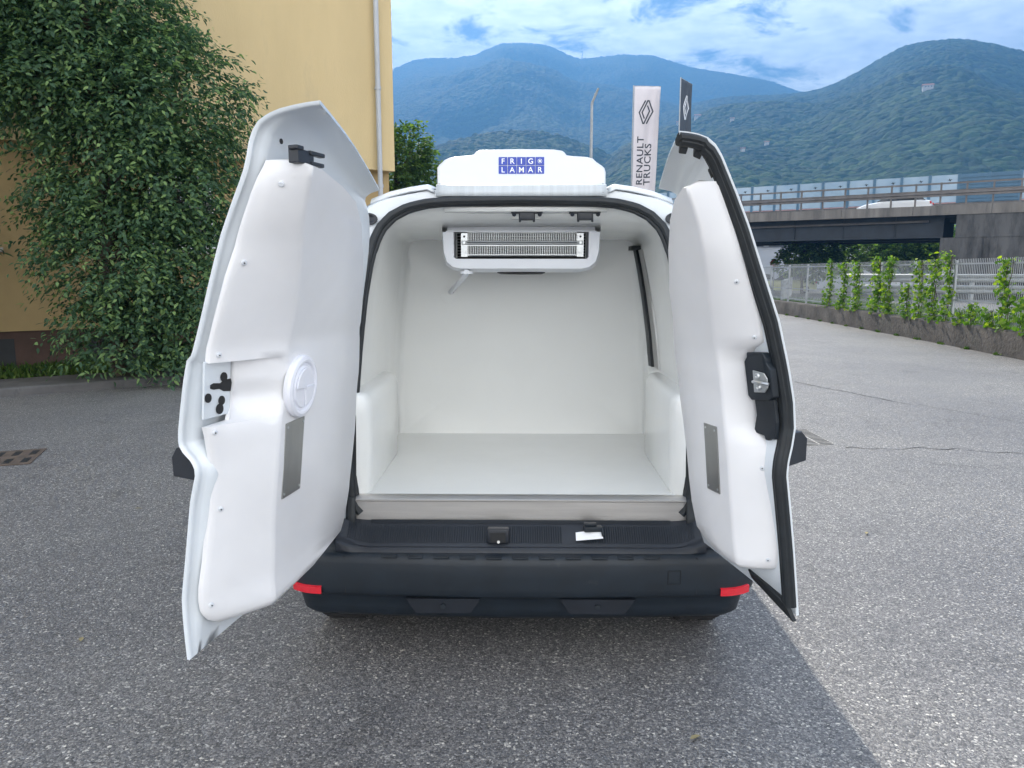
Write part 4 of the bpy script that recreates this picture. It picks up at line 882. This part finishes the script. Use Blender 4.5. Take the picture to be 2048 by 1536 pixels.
# bumper: profile swept round a plan curve
def plan():
    pts = []; hw, r_ = .968, .17
    for y in (.14, .10, .05): pts.append((-hw, y, -1, 0))
    for i in range(13):
        t = math.pi/2*i/12; c, s = math.cos(t), math.sin(t); pts.append((-hw+r_-r_*c*1.0, -.0+-.145*s, -c, -s))
    for i in range(1, 24):
        x_ = -hw+r_+(2*hw-2*r_)*i/24; pts.append((x_, -.145-.035*math.sin(math.pi*i/24), 0, -1))
    right = [(-p[0], p[1], -p[2], p[3]) for p in pts[:16]][::-1]
    return pts+right
PL = plan()
bprof = [(-.10, .500), (-.06, .507), (-.022, .508), (-.008, .504), (.0, .494), (.004, .470), (.004, .420), (.0, .370), (-.002, .348), (-.006, .340), (-.028, .330), (-.040, .318), (-.050, .275), (-.060, .236), (-.09, .212), (-.25, .205)]
def bpt(p, o_, z_):
    zz_ = z_
    if z_ > .49:  zz_ = z_+.06*max(0, (p[1]+.1)/.5)
    return (p[0]+p[2]*o_, p[1]+p[3]*o_, zz_)
mb = MB(); rws = []
for p in PL:
    low = 0
    rws.append([bpt(p, o_, z_) for o_, z_ in bprof])
mb.grid(rws); bump_ = vobj('bumper', mb, M['plastic'], smooth=38)
for xa, xb in ((-.42, -.20), (.20, .42)):
    obj('bumper_skirt', MB().prism([(xa-.04, -.150, .322), (xb+.04, -.150, .322), (xb, -.138, .255), (xa, -.138, .255)], (0, .06, 0)), M['plastic2'], bump_, smooth=0)
for sx in (-1, 1): obj('parking_sensor', MB().disc((sx*.31, -.147, .290), (0, -1, 0), .011, .006, 16), M['plastic'], bump_)
mb = MB()   # top tread pads along the bumper lip
for i in range(11):
    x_ = -.52+i*.104; mb.box((x_, -.158-.03*math.cos(x_*1.6)+.012, .506), (.06, .018, .006), bev=.002)
obj('bumper_tread', mb, M['plastic'], bump_)
for sx in (-1, 1): obj('panel_gap', MB().tube([(sx*.70, -.150, .50), (sx*.705, -.152, .42), (sx*.70, -.149, .345)], .0022, 5), M['hole'], bump_)
mb = MB().tube([(.585, -.1655, .45), (.635, -.162, .45), (.635, -.162, .395), (.585, -.1655, .395)], .0018, 4, closed=True); obj('tow_cover', mb, M['hole'], bump_)
for sx in (-1, 1):
    mb = MB(); pr_ = [p for p in PL if (.76) < sx*p[0] < .93 and p[1] < .16]
    if sx > 0: pr_ = pr_[::-1]
    mb.grid([[(p[0]+p[2]*o_, p[1]+p[3]*o_, z_) for i_, p in enumerate(pr_[::-1])] for o_, z_ in ((.0, .339), (.008, .341), (.009, .370), (.0, .373))])
    vobj('reflector', mb, M['red'], smooth=30)
mb = MB(); mb.grid([[(x_, y, z) for x_ in (-.88, -.4, .4, .88)] for y, z in ((.02, .50), (-.03, .506), (-.10, .5035))]); vobj('bumper_top', mb, M['plastic2'], smooth=0)
# roof refrigeration unit
us = [(-.417, 2.00), (-.417, 2.128), (-.405, 2.143), (-.378, 2.166), (-.355, 2.176), (-.325, 2.181), (-.245, 2.188), (-.235, 2.192), (-.222, 2.206), (-.205, 2.212), (0, 2.216), (.16, 2.214), (.20, 2.208), (.212, 2.200), (.222, 2.187), (.24, 2.184), (.325, 2.178), (.352, 2.170), (.372, 2.152), (.395, 2.138), (.410, 2.125), (.417, 2.105), (.417, 2.00)]
us = [(x_, z_-.0) for x_, z_ in us]
def usec(y, sx, dz): return [(x_*sx, y, 2.0+(z_-2.0)*dz if z_ > 2.001 else 1.975) for x_, z_ in us]
mb = MB(); S0 = usec(.806, .93, .90); mb.grid([S0, usec(.800, .965, .955), usec(.806, .988, .985), usec(.825, 1.0, 1.0), usec(.95, 1.0, 1.0), usec(1.5, .99, .98), usec(1.9, .94, .80), usec(2.05, .88, .40)])
c_ = [(p[0], .7995, p[2]) for p in usec(.80, .965, .955)]; mb.poly(c_)
fu = vobj('refrigeration_unit', mb, M['unitwhite'], smooth=42)
tl = MB(); lt = MB(); x0, z0, tw, th_ = -.112, 2.176, .0452, .0410
for r_i, word in enumerate(('FRIG*', 'LAMAR')):
    for ci, ch in enumerate(word):
        xa = x0+ci*tw; zt = z0-r_i*th_; tl.box((xa+tw/2-.001, .7975, zt-th_/2), (tw-.0028, .002, th_-.0028))
        if ch == '*':
            st_ = MB()
            for q in range(4):
                t = q*math.pi/4; r_ = .0125; cx_, cz_ = xa+tw/2-.001, zt-th_/2; st_.tube([(cx_-math.cos(t)*r_, .796, cz_-math.sin(t)*r_), (cx_+math.cos(t)*r_, .796, cz_+math.sin(t)*r_)], .0013, 4)
        else:
            Vt, Ft = text_mb(ch, .036, .001, .0003, 'CENTER'); zc = zt-th_/2-.0125; obj('letter', MB().add([(xa+tw/2-.001+p[0]*1.02, .7958-p[2], zc+p[1]) for p in Vt], Ft), M['white'], fu, smooth=0, weld=False)
ps = obj('logo_panel', tl, M['blue'], fu, smooth=0); obj('snowflake_symbol', st_, M['white'], fu, smooth=0, weld=False)

# ---------------- rear doors: (u along the width from the hinge, d inward from the skin plane, z)
def make_door(side, hx, hy, th, Wd, free, hinge, psec, offs, label, pf):
    t_ = R(th); U = Vector((side*math.sin(t_), -math.cos(t_), 0)); Nn = Vector((-side*math.cos(t_), -math.sin(t_), 0)); H_ = Vector((hx, hy, 0))
    def W_(u, d, z): return W2V(H_+U*u+Nn*d+Vector((0, 0, z)))
    assert len(free) == len(hinge)
    ns = 70; fr = resample([(z, d) for z, d in free], ns); 
    # matching parameter: arc position along keys
    key = np.linspace(0, 1, len(free)); P1 = np.array(free); P0 = np.array(hinge); s_ = np.linspace(0, 1, ns)
    f1 = np.stack([np.interp(s_, key, P1[:, 0]), np.interp(s_, key, P1[:, 1])], 1); f0 = np.stack([np.interp(s_, key, P0[:, 0]), np.interp(s_, key, P0[:, 1])], 1)
    h0 = np.array([ip(z, [1.3, 1.5, 1.7, 1.8, 1.86, 1.92], [.0, .03, .09, .13, .16, .19]) for z in f0[:, 0]])
    if side > 0: h0 = np.maximum(h0, .125)
    def skin(t, i, bumpf=1.0):       # t 0 hinge .. 1 free
        tt = t
        a = f0[i]*(1-tt)+f1[i]*tt
        # notch detail of the free edge fades quickly inwards
        top = max(0, (s_[i]-.82)/.18)
        zc = a[0]+.018*top*math.sin(math.pi*t); dc = a[1]+.0*top*math.sin(math.pi*t)
        return h0[i]+(Wd-h0[i])*t, dc, zc
    ts = np.concatenate([np.linspace(0, .9, 12), [.93, .955, .972, .985, .994, 1.0]])
    outer_g = [[W_(*skin(t, i)) for t in ts] for i in range(ns)]
    def off(t, i, o_):
        u, d, z = skin(t, i); u2, d2, z2 = skin(t, min(i+1, ns-1)); u3, d3, z3 = skin(t, max(i-1, 0)); tz_, td = z2-z3, d2-d3; L_ = math.hypot(tz_, td)+1e-9
        return (u, d+o_*tz_/L_, z-o_*td/L_)
    es = [(1.0, .0), (.9985, .007), (.993, .011), (.984, .010), (.974, .012), (.966, .022), (.955, .034), (.94, .038), (.90, .040)]+[(t, .040) for t in np.linspace(.85, .04, 11)]+[(.0, .030), (.0, 0)]
    def offk(i, o_):
        top = min(1, max(0, (s_[i]-.80)/.12)); o2 = o_*(1-top)+min(o_, .010)*top
        bot = min(1, max(0, .05-s_[i])/.05); return o2*(1-bot)+min(o2, .010)*bot
    inner_g = [[W_(*off(t, i, offk(i, o_))) for t, o_ in es] for i in range(ns)]
    mb = MB(); mb.grid(outer_g); mb.grid(inner_g)
    for gi in (0, ns-1):           # close bottom and cap rim
        a = outer_g[gi]; 
        rim = [W_(*off(t, gi, offk(gi, .010))) for t in ts]; mb.grid([a, rim]); 
    door = vobj('rear_door', mb, M['paint'], smooth=50); door['label'] = label
    Dk = sorted([(z, d) for z, d in free if True]); 
    def D(z): return ip(z, offs[0], offs[1])
    # moulded inner panel
    mb = MB(); rws = []; zz_ = []
    for (z0, *a), (z1, *b) in zip(psec, psec[1:]):
        n_ = max(1, int((z1-z0)/.02))
        for q in range(n_): f = q/n_; zz_.append((z0+(z1-z0)*f, *[a[i]*(1-f)+b[i]*f for i in range(len(a))]))
    zz_.append(psec[-1])
    zlo, zhi = psec[0][0], psec[-1][0]
    for z, uh, ur, uo in zz_:
        fh, frr = pf(uh), pf(ur); fsl = (frr-fh)/max(.02, ur-uh); base = D(z); lo = base+.055; bk = base+.040
        # round top and bottom ends
        e = min((z-zlo)/.035, (zhi-z)/.03, 1); rr_ = 1-math.sqrt(max(0, 1-(1-max(0, e))**2)); sh = -rr_*.05; lo -= rr_*.01
        FF = lambda u: base+max(.05, fh+fsl*(min(u, ur)-uh)+sh)
        F_ = FF(ur)
        gv = 0
        if side < 0 and 1.165 < z < 1.275: gv = .030*math.sin(math.pi*min(1, (z-1.165)/.07)/2)*(1 if z < 1.262 else (1.275-z)/.013)
        if side > 0: gv = .0
        poly = [(uh+.006, bk)]
        rh = .013; poly += [(uh, FF(uh)-rh-.006), (uh+.002, FF(uh)-rh*.5), (uh+.008, FF(uh)-.003), (uh+rh, FF(uh+rh))]
        w1 = max(.004, ur-uh-rh); rk = min(.013, w1*.4)
        poly += [(uh+rh+w1*.5, FF(uh+rh+w1*.5)+.001), (ur-rk, FF(ur-rk)), (ur-rk*.3, FF(ur-rk*.3)-.001)]
        w2 = max(.004, uo-ur); sl_ = (lo-F_)/max(w2, .02)
        for f in (.05, .12, .4, .7, .9): poly.append((ur+w2*f, F_-.004*(1-f)+(lo-F_)*f+(.008 if side > 0 else .003)*math.sin(math.pi*f)-gv*min(1, f*5)))
        poly += [(uo-.003, lo-gv*.3+.001), (uo, lo-.004-gv*.3), (uo, bk)]
        rws.append([W_(u, d, z) for u, d in poly])
    mb.grid(rws); mb.poly(rws[0]); mb.poly(rws[-1])
    pn = obj('inner_panel', mb, M['panel'], door, smooth=60)
    def psurf(u, z):      # height of the panel face above the reference surface
        Z_ = [r[0] for r in psec]; uh, ur, uo = (ip(z, Z_, [r[q] for r in psec]) for q in (1, 2, 3))
        if u <= ur: return pf(u)
        return pf(ur)+(.055-pf(ur))*(u-ur)/(uo-ur)
    return door, pn, W_, D, off, skin, psurf, Wd
FL = [(.451, .005), (.56, .0), (.643, .0), (.72, .014), (.804, .03), (.95, .055), (1.045, .083), (1.075, .07), (1.10, .042), (1.122, .028), (1.16, .03), (1.212, .040), (1.30, .058), (1.370, .077), (1.388, .096), (1.43, .112), (1.50, .138), (1.60, .173), (1.717, .217), (1.80, .258), (1.88, .300), (1.92, .314), (1.959, .324), (1.985, .337), (2.007, .356), (2.022, .385), (2.032, .42), (2.038, .46), (2.042, .50), (2.044, .541)]
HL = [(.56, .005), (.62, .0), (.68, .0), (.75, .012), (.82, .025), (.95, .045), (1.045, .058), (1.07, .060), (1.10, .062), (1.122, .064), (1.16, .067), (1.212, .072), (1.29, .080), (1.35, .088), (1.37, .092), (1.40, .098), (1.46, .115), (1.54, .142), (1.62, .170), (1.68, .19), (1.74, .21), (1.77, .218), (1.80, .225), (1.82, .23), (1.84, .236), (1.86, .242), (1.875, .248), (1.890, .262), (1.903, .285), (1.912, .325)]
PLs = [(.528, .635, .65, .76), (.538, .545, .65, .80), (.56, .35, .65, .835), (.582, .215, .65, .852), (.60, .10, .65, .862), (.63, .065, .65, .866), (.68, .045, .65, .867), (.75, .031, .656, .858), (.90, .029, .671, .847), (1.0, .031, .672, .845), (1.07, .032, .671, .853), (1.15, .034, .665, .872), (1.178, .033, .662, .882), (1.181, .033, .662, .785),
       (1.235, .026, .645, .766), (1.285, .028, .632, .764), (1.36, .036, .637, .764), (1.363, .036, .637, .873), (1.43, .056, .642, .872), (1.50, .10, .655, .875), (1.608, .185, .695, .876), (1.69, .255, .736, .868), (1.772, .355, .786, .874), (1.834, .471, .815, .876), (1.865, .602, .83, .874), (1.893, .77, .842, .866), (1.912, .835, .848, .86)]
OL = ([.45, .64, .8, 1.0, 1.2, 1.4, 1.5, 1.72, 1.9, 1.96, 2.007, 2.03], [.005, .0, .02, .05, .07, .09, .13, .217, .309, .324, .354, .40])
dL, pL, WL, DLf, offL, skL, psL, _ = make_door(-1, -.72, 2.95, 18, .89, FL, HL, PLs, OL, 'wider left rear door with a round vent', lambda u: .06+.14*u)
FR_ = [(.464, .067), (.58, .085), (.70, .104), (.85, .132), (.966, .155), (1.01, .152), (1.06, .140), (1.12, .132), (1.213, .144), (1.33, .178), (1.471, .228), (1.56, .272), (1.66, .322), (1.756, .369), (1.85, .423), (1.91, .460), (1.95, .485), (1.978, .510), (1.995, .540), (2.002, .575), (2.004, .605), (2.004, .64)]
HR = [(.56, .06), (.64, .075), (.72, .09), (.85, .105), (.966, .12), (1.01, .125), (1.06, .13), (1.12, .14), (1.213, .15), (1.30, .17), (1.42, .20), (1.50, .215), (1.60, .23), (1.68, .238), (1.75, .243), (1.79, .246), (1.82, .25), (1.845, .253), (1.87, .262), (1.89, .285), (1.905, .325), (1.912, .385)]
PRs = [(.600, .44, .47, .50), (.612, .40, .475, .54), (.626, .343, .475, .560), (.65, .27, .47, .568), (.679, .217, .466, .572), (.77, .191, .46, .570), (.85, .182, .457, .566), (.96, .175, .452, .556), (1.02, .169, .449, .545), (1.07, .165, .446, .530), (1.10, .160, .443, .492), (1.15, .153, .440, .488), (1.336, .152, .437, .488), (1.375, .165, .441, .52), (1.40, .178, .446, .565), (1.47, .21, .466, .574), (1.557, .248, .495, .580), (1.69, .337, .55, .588), (1.778, .415, .575, .592), (1.831, .487, .583, .594), (1.857, .55, .585, .595), (1.878, .58, .588, .596)]
OR_ = ([.45, .7, .97, 1.21, 1.35, 1.47, 1.6, 1.756, 1.936, 1.995], [.06, .09, .12, .15, .18, .228, .29, .369, .475, .515])
dR, pR, WR, DRf, offR, skR, psR, _ = make_door(1, .77, 2.95, 26, .61, FR_, HR, PRs, OR_, 'narrower right rear door with black seal along its edge', lambda u: .08+.14*u)
def on(Wf, Df, u, z, o_): return Wf(u, Df(z)+o_, z)
def screw(Wf, Df, par, u, z, o_=.063):
    a = Vector(on(Wf, Df, u, z, o_)); b = Vector(on(Wf, Df, u, z, o_+.01)); ax = (b-a)
    s_ = obj('screw', MB().ring(a, ax, [(.0095, -.006), (.0095, .002), (.006, .005), (.003, .005), (0, .003)], 16), M['unitwhite'], par); return s_
def sdot(Wf, Df, par, u, z, o_, r_, h_=.002, m_='hole', nm='plug'):
    a = Vector(on(Wf, Df, u, z, o_)); ax = Vector(on(Wf, Df, u, z, o_+.01))-a
    return obj(nm, MB().disc(a, ax, r_, h_, 20), M[m_], par)
for Wf, Df, ps_, par_, lst in ((WL, DLf, psL, dL, ((.852, 1.85), (.850, 1.645), (.848, 1.385), (.856, 1.16), (.823, .917), (.842, .615))), (WR, DRf, psR, dR, ((.562, 1.59), (.552, 1.415), (.534, .975), (.548, .655)))):
    for u, z in lst:
        o_ = ps_(u, z); a = Vector(on(Wf, Df, u, z, o_)); eu = (Vector(on(Wf, Df, u+.01, z, ps_(u+.01, z)))-a).normalized(); ez = (Vector(on(Wf, Df, u, z+.01, ps_(u, z+.01)))-a).normalized(); ax = eu.cross(ez)
        if (Vector(on(Wf, Df, u, z, o_+.01))-a).dot(ax) < 0: ax = -ax
        a = a+ax*.002; s_ = obj('screw', MB().ring(a, ax, [(.0078, -.010), (.0078, .002), (.0055, .0042), (.0, .0042)], 16), M['unitwhite'], par_); obj('screw_slot', MB().disc(a+ax*.0042, ax, .0022, .001, 8), M['hole'], par_)
for u, z, r_ in ((.803, 1.315, .014), (.868, 1.262, .0135), (.81, 1.246, .0135), (.818, 1.222, .0155)): sdot(WL, DLf, dL, u, z, .048, r_)
mb = MB(); pts = [(.858, 1.288), (.858, 1.298), (.845, 1.302), (.815, 1.298), (.80, 1.306), (.772, 1.306), (.768, 1.292), (.772, 1.268), (.80, 1.272), (.82, 1.282), (.845, 1.283)]
q0 = [on(WL, DLf, u, z, .046) for u, z in pts]; q1 = on(WL, DLf, .8, 1.29, .049); q2 = on(WL, DLf, .8, 1.29, .046); mb.prism(q0, [q1[i]-q2[i] for i in range(3)]); obj('lock_slot', mb, M['hole'], dL, smooth=0)
mb = MB(); q0 = [on(WL, DLf, u, z, .039) for u, z in ((.79, 1.20), (.882, 1.20), (.882, 1.368), (.77, 1.368), (.77, 1.20))]; v_ = Vector(on(WL, DLf, .8, 1.29, .046))-Vector(on(WL, DLf, .8, 1.29, .039)); mb.prism(q0, tuple(v_)); obj('lock_plate', mb, M['paint'], dL, smooth=0, bevel=.002)
# round vent disc
def local_disc(Wf, Df, ps_, u, z, o_):
    c_ = Vector(on(Wf, Df, u, z, ps_(u, z)+o_)); eu = (Vector(on(Wf, Df, u+.01, z, ps_(u+.01, z)+o_))-c_).normalized(); ez = (Vector(on(Wf, Df, u, z+.01, ps_(u, z+.01)+o_))-c_).normalized(); return c_, eu, ez, (eu.cross(ez)).normalized()
c_, eu, ez, nn = local_disc(WL, DLf, psL, .553, 1.256, -.003)
if (Vector(WL(.5, .3, 1.2))-Vector(WL(.5, .1, 1.2))).dot(nn) < 0: nn = -nn
mb = MB().ring(c_, nn, [(.100, 0), (.102, .014), (.098, .022), (.088, .026), (.080, .024), (.076, .018), (.070, .018), (.066, .024), (.0, .026)], 48); vd = obj('vent_cap', mb, M['disc'], dL, smooth=30)
mb = MB()
for s1, s2 in ((1, 1), (-1, -1)):
    pts = [c_+nn*.0245, ]+[c_+nn*.0245+(eu*s1*math.cos(t)+ez*s2*math.sin(t))*.062 for t in np.linspace(0, math.pi/2, 10)]
    mb.prism([tuple(p) for p in pts], tuple(nn*.006))
obj('grip', mb, M['disc'], dL, smooth=30, bevel=.002)
# metal plates
def plate(Wf, Df, ps_, par, u0, u1, z0, z1):
    o_ = .001; mb = MB(); pts = [Vector(on(Wf, Df, u, z, ps_(u, z)+o_)) for u, z in ((u0, z0), (u1, z0), (u1, z1), (u0, z1))]; v_ = (Vector(on(Wf, Df, u0, z0, ps_(u0, z0)+o_+.004))-pts[0]); mb.prism([tuple(p) for p in pts], tuple(v_))
    pl_ = obj('metal_plate', mb, M['plate'], par, smooth=0); e = .010*(1 if u1 > u0 else -1)
    for u, z in ((u0+e, z0+.014), (u1-e, z0+.014), (u1-e, z1-.014), (u0+e, z1-.014)): sdot(Wf, Df, par, u, z, ps_(u, z)+o_+.004, .004, .002, 'alu', 'rivet')
plate(WL, DLf, psL, dL, .509, .634, .898, 1.147)
plate(WR, DRf, psR, dR, .322, .398, .855, 1.096)
# left door upper latch
a = Vector(on(WL, DLf, .80, 1.918, .105)); mb = MB()
def lb(u, d, z, s): mb.add([WL(u+i*s[0]/2, DLf(1.9)+d+j*s[1]/2, z+k*s[2]/2) for k in (-1, 1) for j in (-1, 1) for i in (-1, 1)], [(0, 2, 3, 1), (4, 5, 7, 6), (0, 1, 5, 4), (2, 6, 7, 3), (0, 4, 6, 2), (1, 3, 7, 5)])
lb(.835, .135, 1.918, (.075, .03, .036)); lb(.785, .145, 1.932, (.07, .02, .011)); lb(.785, .145, 1.905, (.06, .02, .011)); lb(.865, .14, 1.938, (.03, .03, .011)); obj('upper_latch', mb, M['plastic2'], dL, smooth=0, bevel=.003)
sdot(WL, DLf, dL, .87, 1.955, .085, .007, .002)
# exterior trims seen past the door edges
def ext_block(Wf, par, pts, z_off, u0, u1, nm):
    mb = MB(); mb.prism([Wf(u0, d, z) for d, z in pts], tuple(Vector(Wf(u1, 0, 1))-Vector(Wf(u0, 0, 1)))); obj(nm, mb, M['plastic2'], par, smooth=0, bevel=.003)
ext_block(WL, dL, [(.04, .985), (-.083, .995), (-.085, 1.055), (-.066, 1.085), (-.03, 1.10), (.04, 1.10)], 0, .80, .62, 'handle_trim')
ext_block(WR, dR, [(.16, .985), (.060, 1.0), (.060, 1.075), (.085, 1.10), (.16, 1.10)], 0, .595, .40, 'handle_trim')
# right door edge seal
sp = []; ns = 70
for i in range(1, 70): sp.append(Vector(WR(*offR(.968, i, .030 if i < 60 else .022))))
mb = MB(); mb.tube(sp, .0155, 10); mb.tube([Vector(WR(*offR(.990, i, .020 if i < 60 else .014))) for i in range(1, 70)], .012, 8); mb.tube([Vector(WR(*offR(.945, i, .036 if i < 58 else .022))) for i in range(1, 66)], .008, 8)
obj('edge_seal', mb, M['rubber'], dR)
mb = MB(); b0 = [WR(.60, .055, .452), WR(.60, .02, .44), WR(.42, .03, .505), WR(.42, .10, .515), WR(.43, .11, .545), WR(.58, .11, .49)]
mb.prism([WR(.615, .10, .445), WR(.57, .075, .448), WR(.40, .085, .520), WR(.405, .11, .560), WR(.56, .115, .520), WR(.60, .12, .500)], tuple(Vector(WR(.5, .03, .5))-Vector(WR(.5, .05, .5)))); obj('corner_gusset', mb, M['rubber'], dR, smooth=0, bevel=.004)
for i in (52, 61, 67):
    mb = MB()
    c0 = Vector(WR(*offR(.93, i, .032))); e1 = Vector(WR(*offR(.90, i, .036)))-c0; e2 = Vector(WR(*offR(.93, min(69, i+1), .032)))-c0
    mb.add([tuple(c0+e1*a_*1.0+e2.normalized()*b_*.014+Vector((0, 0, c2*.012))) for a_, b_, c2 in ((-1, -1, -1), (1.1, -1, -1), (1.1, 1, -1), (-1, 1, -1), (-1, -1, 1), (1.1, -1, 1), (1.1, 1, 1), (-1, 1, 1))], [(0, 1, 2, 3), (4, 5, 6, 7), (0, 1, 5, 4), (2, 3, 7, 6), (0, 3, 7, 4), (1, 2, 6, 5)])
    obj('seal_clip', mb, M['rubber'], dR, smooth=0, bevel=.003)
# loose cap seal end
# right door lock
mb = MB()
def pr(pts, o0, o1): 
    q = [Vector(on(WR, DRf, u, z, o0)) for u, z in pts]; mb.prism([tuple(p) for p in q], tuple(Vector(on(WR, DRf, .5, 1.2, o1))-Vector(on(WR, DRf, .5, 1.2, o0))))
pr([(.50, 1.345), (.505, 1.362), (.575, 1.368), (.585, 1.35), (.585, 1.335), (.598, 1.315), (.598, 1.225), (.58, 1.212), (.50, 1.202), (.487, 1.215), (.487, 1.33)], .045, .075)
pr([(.50, 1.205), (.585, 1.215), (.592, 1.14), (.585, 1.082), (.56, 1.078), (.555, 1.072), (.54, 1.072), (.535, 1.085), (.50, 1.088), (.492, 1.10), (.505, 1.15)], .043, .060)
lk = obj('door_lock', mb, M['plastic'], dR, smooth=0, bevel=.004)
mb = MB(); pr([(.525, 1.232), (.572, 1.238), (.588, 1.255), (.59, 1.285), (.578, 1.302), (.530, 1.306)], .078, .083); lp_ = obj('strike_plate', mb, M['alu'], dR, smooth=0, bevel=.002)
mb = MB()
for z in (1.252, 1.289): a = Vector(on(WR, DRf, .55, z, .083)); ax = Vector(on(WR, DRf, .55, z, .093))-a; mb.ring(a, ax, [(.010, 0), (.010, .003), (.007, .006), (.004, .006), (.0, .003)], 16)
mb.tube([on(WR, DRf, .530, 1.268, .086), on(WR, DRf, .548, 1.272, .094), on(WR, DRf, .585, 1.270, .094), on(WR, DRf, .60, 1.269, .088)], .0055, 8); obj('lock_loop', mb, M['alu'], dR)
sdot(WR, DRf, dR, .585, 1.90, .04, .010)
# lower hinge of the right door and hinges of both
mb = MB().box((.79, -.03, .50), (.11, .05, .055), bev=.008); mb.disc((.765, -.06, .49), (0, -1, 0), .014, .012, 14); vobj('door_hinge', mb, M['plastic2'])
mb = MB().box((-.765, -.0, .62), (.08, .05, .06), bev=.008); vobj('door_hinge', mb, M['paint'])
for z_ in (.80, 1.45): vobj('door_hinge', MB().box((.775, .0, z_), (.10, .20, .06), rot=.5, bev=.008), M['paint'])
for sx in (-1, 1): vobj('door_hinge', MB().box((sx*.74, .12, 1.52), (.07, .05, .07), bev=.008), M['paint'])

# ------------------------------------------------------------------ haze
hz = MB().box((250, 1500, 449), (4700, 3500, 900)); hz_o = obj('haze', hz, None, smooth=0)
m = bpy.data.materials.new('haze_air'); m.use_nodes = True; n = m.node_tree.nodes; l = m.node_tree.links; n.remove(n['Principled BSDF'])
pv = N(n, 'ShaderNodeVolumePrincipled'); pv.inputs['Color'].default_value = (.092, .235, .47, 1); pv.inputs['Density'].default_value = .00074; pv.inputs['Anisotropy'].default_value = .35
l.new(pv.outputs[0], n['Material Output'].inputs['Volume']); hz_o.data.materials.clear(); hz_o.data.materials.append(m)
tag(hz_o, 'thin bluish morning haze filling the valley', 'haze', kind='stuff')
